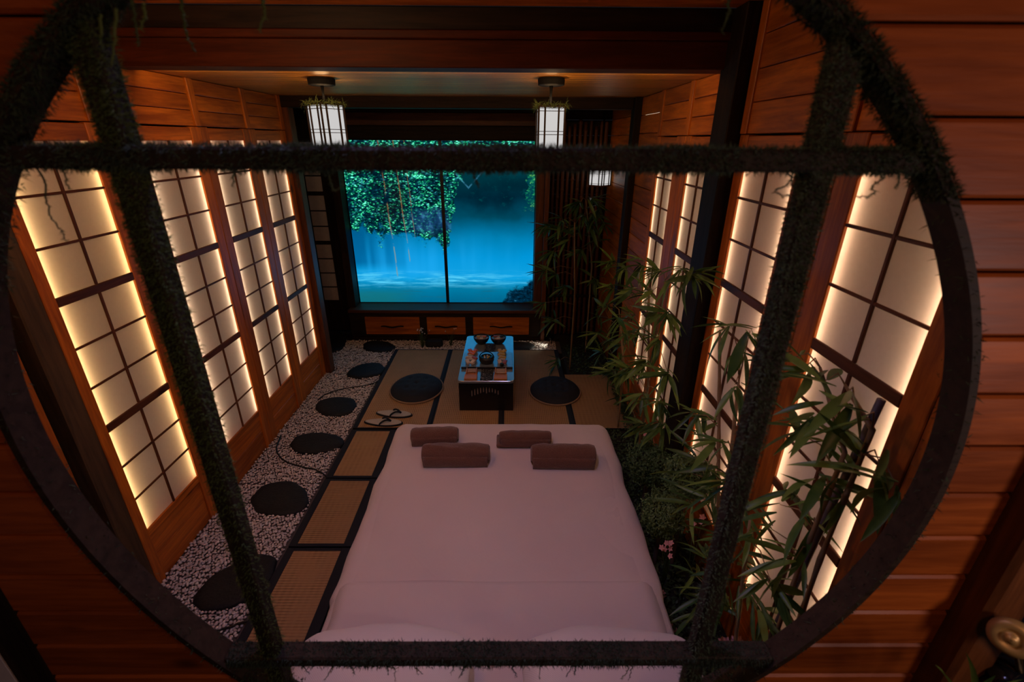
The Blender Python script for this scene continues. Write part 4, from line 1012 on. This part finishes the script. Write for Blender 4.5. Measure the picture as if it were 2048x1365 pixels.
bamboo('low bamboo with bright leaves beside the bed head, in front of the broad-leaved one', (.86, b.y, 0), [[(.86, b.y, 0), (.86, b.y, .4), atx(1500, 1040, .87)], [(.83, b.y+.1, 0), atx(1440, 1080, .84)]],
       near_wall([(1430, 1050), (1460, 1085), (1415, 1120), (1480, 1120), (1505, 1075), (1440, 1160), (1490, 1180), (1540, 1160), (1420, 1195), (1460, 1215), (1515, 1215), (1390, 1150), (1395, 1225)], .84, .05), .15, 'bamboo_leaf', nl=(7, 10))
# cut cane leaning at the wall
V, Fc = tube([atx(1545, 1268, .96), atx(1600, 1150, .965), atx(1655, 1030, .97), atx(1710, 912, .975), atx(1763, 800, .98)], [.014, .0145, .014, .014, .0135], 12)
p0 = Vector(V[0]); lowp = Vector((.955, p0.y-.02, -.01)); V, Fc = tube([lowp, atx(1545, 1268, .96), atx(1600, 1150, .965), atx(1655, 1030, .97), atx(1710, 912, .975), atx(1763, 800, .98)], [.0105]*6, 12)
tag(mesh('cut_cane', V, Fc, None, 'dark_cane', True), 'thick grey-brown cut cane leaning in front of the shoji closest to the round window', 'cane')

# garden strip: soil, boxwood balls, undergrowth, flowers
tag(box('floor_garden', (.722, .78, -.029), (1.054, 3.232, .01), 'soil'), 'dark soil strip beside the bed under the bamboo', 'ground', kind='structure')
tag(box('floor_garden_back', (.60, 4.203, -.029), (1.054, 5.2, .01), 'soil'), 'dark soil before the bamboo fence', 'ground', kind='structure')
def boxwood(c, r, label, n=3600):
    c = Vector(c); t = thing('boxwood_bush', label, 'bush', (c.x, c.y, .01), 'clipped boxwood bushes'); V, Fc = [], []
    for k in range(n):
        d = Vector((random.gauss(0, 1), random.gauss(0, 1), random.gauss(0, 1))).normalized(); lump = 1+.20*math.sin(d.x*9+c.x*9)*math.sin(d.y*8+c.y*7)+.12*math.sin(d.z*11+d.x*4)
        p = c + d*(r*lump*random.uniform(.70, 1.0)); s = random.uniform(.006, .012); a = (d+Vector((random.gauss(0, .7), random.gauss(0, .7), random.gauss(0, .7)))).normalized(); b_ = a.orthogonal().normalized(); b_.rotate(Quaternion(a, random.uniform(0, 6.28))); q = a.cross(b_)
        i = len(V); V += [p, p+(b_+q*.55)*s+a*s*.3, p+b_*s*1.9, p+(b_-q*.55)*s+a*s*.3]; Fc.append((i, i+1, i+2, i+3))
    o = mesh('foliage', V, Fc, t, 'bush'); o['kind'] = 'stuff'
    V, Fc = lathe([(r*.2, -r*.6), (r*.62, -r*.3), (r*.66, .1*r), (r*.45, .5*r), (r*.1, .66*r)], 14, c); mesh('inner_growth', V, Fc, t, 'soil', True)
    V, Fc = tube([(c.x, c.y, .0), (c.x, c.y, c.z)], .012, 6); mesh('stem', V, Fc, t, 'dark_cane')
boxwood(atx(1298, 928, .83), .125, 'clipped boxwood ball beside the bed foot'); boxwood(atx(1325, 1028, .82), .115, 'ragged boxwood ball beside the middle of the bed'); boxwood(atx(1375, 955, .90), .115, 'boxwood ball against the wall behind the two others')
V, Fc = [], []
for k in range(5200):                       # small ground leaves
    y = random.uniform(.95, 4.95); x = random.uniform(.74, 1.02) if y < 3.22 else random.uniform(.97, 1.02) if y < 4.2 else random.uniform(.62, 1.0)
    hz = (.03+.22*max(0, math.sin(x*17+y*5)*math.sin(y*4.3)))*random.random()+.012
    a = random.uniform(0, 6.28); e = random.uniform(-.2, 1.0); s = random.uniform(.012, .034); d = Vector((math.cos(a)*math.cos(e), math.sin(a)*math.cos(e), math.sin(e)))*s; sd = Vector((-math.sin(a), math.cos(a), 0))*s*.28; p = Vector((x, y, hz))
    i = len(V); V += [p, p+d*.5+sd, p+d, p+d*.5-sd]; Fc.append((i, i+1, i+2, i+3))
o = tag(mesh('undergrowth', V, Fc, None, M.setdefault('ground_leaf', leaf_mat('ground_leaf', (.012, .030, .010), (.055, .10, .03), .6, .1))), 'low leafy ground cover along the garden strip', 'ground cover', kind='stuff')
def flower(p, label, n=4, col='petal'):
    p = Vector(p); g0 = Vector((p.x+.01, p.y+.02, .005)); t = thing('flower', label, 'flower', g0, 'small pink flowers in the garden strip')
    for k in range(n):
        c = p+Vector((random.uniform(-.028, .028), random.uniform(-.03, .03), random.uniform(-.028, .028))); V, Fc = tube([g0, g0.lerp(c, .6)+Vector((.01, 0, .02)), c], [.0022, .002, .0014], 5); mesh('stem', V, Fc, t, 'stem', True)
        n_ = Vector((-.5+random.gauss(0, .4), -.6+random.gauss(0, .4), .6)).normalized(); a_ = n_.orthogonal().normalized(); b_ = n_.cross(a_); V, Fc = [], []
        for m in range(5):
            q = 2*PI*m/5; r_ = a_*math.cos(q)+b_*math.sin(q); s_ = n_.cross(r_); i = len(V); L = .015; V += [c, c+r_*L*.6+s_*L*.42+n_*.003, c+r_*L*1.15+n_*.001, c+r_*L*.6-s_*L*.42+n_*.003]; Fc.append((i, i+1, i+2, i+3))
        mesh('blossom', V, Fc, t, col)
for (u, v, X, n), lab in zip(((1338, 1098, .80, 7), (1330, 1190, .80, 4), (1352, 1262, .80, 3), (1462, 1282, .86, 4), (1300, 868, .90, 4), (1395, 1050, .86, 3)),
        ('largest cluster of pink blossoms, below the ragged boxwood', 'pink blossoms beside the duvet fold', 'pink blossoms beside the pillow', 'pink blossoms beside the spider plant', 'pink blossoms behind the boxwood ball at the bed foot', 'pink blossoms between boxwood and long-leaved bamboo')): flower(atx(u, v, X), lab, n)
# spider plant: arching blades
c = atx(1462, 1262, .83); c.z = .012; t = thing('spider_plant', 'spider plant with arching pale-striped leaves beside the bed head', 'plant', c)
M['spider'] = leaf_mat('spider_plant_leaf', (.10, .17, .04), (.30, .36, .14), .5, .15)
for k in range(30):
    a = random.uniform(0, 6.28); L = random.uniform(.14, .26); hh = random.uniform(.10, .24); V, Fc = [], []
    sd = Vector((-math.sin(a), math.cos(a), 0))
    for j in range(8):
        s = j/7; p = c+Vector((math.cos(a), math.sin(a), 0))*L*s*.8+Vector((0, 0, hh*math.sin(PI*s*.78)+.005)); w_ = .006*(1-s**2)+.0006; V += [p-sd*w_, p+Vector((0, 0, -.002)), p+sd*w_]
    for j in range(7): i = 3*j; Fc += [(i, i+3, i+4, i+1), (i+1, i+4, i+5, i+2)]
    mesh('leaf', V, Fc, t, 'spider', True)
# rock with grass before the cabinet
c = atz(862, 694, .0); t = thing('garden_rock', 'dark rock in the gravel in front of the cabinet', 'rock', (c.x+.04, c.y, 0)); V, Fc = rbox((c.x+.04, c.y+.02, .04), (.20, .13, .09), .04, 6)
mesh('rock_body', [p+Vector((.008*sm_noise(p.x*30, p.z*30), .008*sm_noise(p.y*30, p.z*30), .008*sm_noise(p.x*25, p.y*25))) for p in V], Fc, t, 'slate', True)
for (u, v), lab, n in (((846, 697), 'grass tuft with tiny white flower heads beside the rock', 26), ((902, 694), 'thin grass tuft with white heads behind the low table', 10)):
    c = atz(u, v, .0); t = thing('grass_tuft', lab, 'grass', (c.x, c.y, 0), 'grass tufts in the gravel')
    for k in range(n):
        a = random.uniform(0, 6.28); L = random.uniform(.08, .26); sp = random.uniform(.01, .09); V, Fc = tube([c, c+Vector((math.cos(a)*sp*.4, math.sin(a)*sp*.4, L*.6)), c+Vector((math.cos(a)*sp, math.sin(a)*sp, L))], [.0032, .0025, .0012], 5); bl = mesh('blade', V, Fc, t, 'stem', True)
        if L > .17: p = c+Vector((math.cos(a)*sp, math.sin(a)*sp, L)); V, Fc = rbox(p, (.014, .010, .012), .004, 2); mesh('flower_head', V, Fc, bl, 'rice', True)
# small garden spotlight by the cabinet's corner
c = Vector((.50, 5.02, .0)); t = thing('garden_spotlight', 'small black spotlight in the gravel by the cabinet corner', 'spotlight', c)
V, Fc = tube([c+Vector((0, 0, -.01)), c+Vector((0, 0, .07))], .006, 8); mesh('spike', V, Fc, t, 'black_metal'); V, Fc = tube([c+Vector((.02, .01, .10)), c+Vector((-.02, -.02, .075))], [.020, .024], 12); mesh('lamp_head', V, Fc, t, 'black_metal')
lamp('garden_spotlight_lamp', 'SPOT', c+Vector((-.024, -.024, .072)), 1.6, (1.0, .92, .75), c+Vector((-.22, -.10, 0)), spot_size=1.7, spot_blend=.7, shadow_soft_size=.02)

# ================================================================= CORRIDOR SIDE, LOWER CORNER
t = thing('side_cabinet', 'dark cabinet under the black urn beside the window wall', 'cabinet', (1.35, .62, 0))
box('body', (1.125, .42, 0), (1.60, .86, .83), 'dark_z', t, .006); box('top', (1.118, .41, .83), (1.61, .87, .85), 'dark_x', t, .004)
p = aty(1992, 1392, .62); uc = Vector((p.x+.02, .62, .8505)); t = thing('urn', 'glossy black urn with a round brass lid knob', 'urn', uc)
hU = max(.10, p.z-.85+.02)
V, Fc = lathe([(.045, 0), (.06, .01), (.085, hU*.45), (.088, hU*.7), (.07, hU*.95), (.045, hU*1.08), (.043, hU*1.12)], 30, uc); mesh('urn_body', V, Fc, t, M.setdefault('urn_black', plain('urn_glaze', (.006, .006, .010), .12, spec=.8)), True)
V, Fc = lathe([(.050, hU*1.12), (.050, hU*1.14), (.03, hU*1.2), (.008, hU*1.24)], 24, uc); lid = mesh('lid', V, Fc, t, 'urn_black', True)
kp = aty(2024, 1276, .60); ax = Vector((-.75, -.55, .30)).normalized(); V, Fc = [], []
a_ = ax.orthogonal().normalized(); b_ = ax.cross(a_); KS = 1.2; prof = [(.001, .014), (.007, .013), (.008, .006), (.014, .005), (.016, .009), (.024, .007), (.030, .002), (.030, -.004), (.022, -.010), (.002, -.012)]
for r, h in prof:
    for k in range(28): V.append(kp+ax*h*KS+(a_*math.cos(2*PI*k/28)+b_*math.sin(2*PI*k/28))*r*KS)
for j in range(len(prof)-1):
    for k in range(28): Fc.append((j*28+k, j*28+(k+1) % 28, (j+1)*28+(k+1) % 28, (j+1)*28+k))
mesh('brass_knob', V, Fc, t, M.setdefault('dull_brass', plain('dull_brass', (.50, .30, .10), .42, metal=.45)), True)
V, Fc = tube([uc+Vector((0, 0, hU*1.2)), (uc+Vector((0, 0, hU*1.25))).lerp(kp, .5), kp], .006, 8); mesh('knob_stem', V, Fc, t, 'brass', True)
rl = aty(1930, 1390, .56); rl.z = .8505; t = thing('leafy_sprig', 'small pot with green blade leaves in front of the urn', 'plant', rl)
V, Fc = lathe([(.022, 0), (.030, .005), (.034, .05), (.030, .052), (.028, .04)], 18, rl); mesh('pot', V, Fc, t, 'black')
for q0, q1 in (((1945, 1395), (1948, 1300)), ((1985, 1400), (2030, 1338)), ((1900, 1400), (1782, 1342)), ((1910, 1398), (1895, 1322)), ((1940, 1400), (1990, 1352))):
    a = rl+Vector((0, 0, .045)); tip = aty(*q1, .56); mid = aty(*q0, .56); put_leaf(t, rl, mid, tip-mid, (tip-mid).length, 'bamboo_leaf'); V, Fc = tube([a, mid], .0016, 5); mesh('stem', V, Fc, t, 'stem')
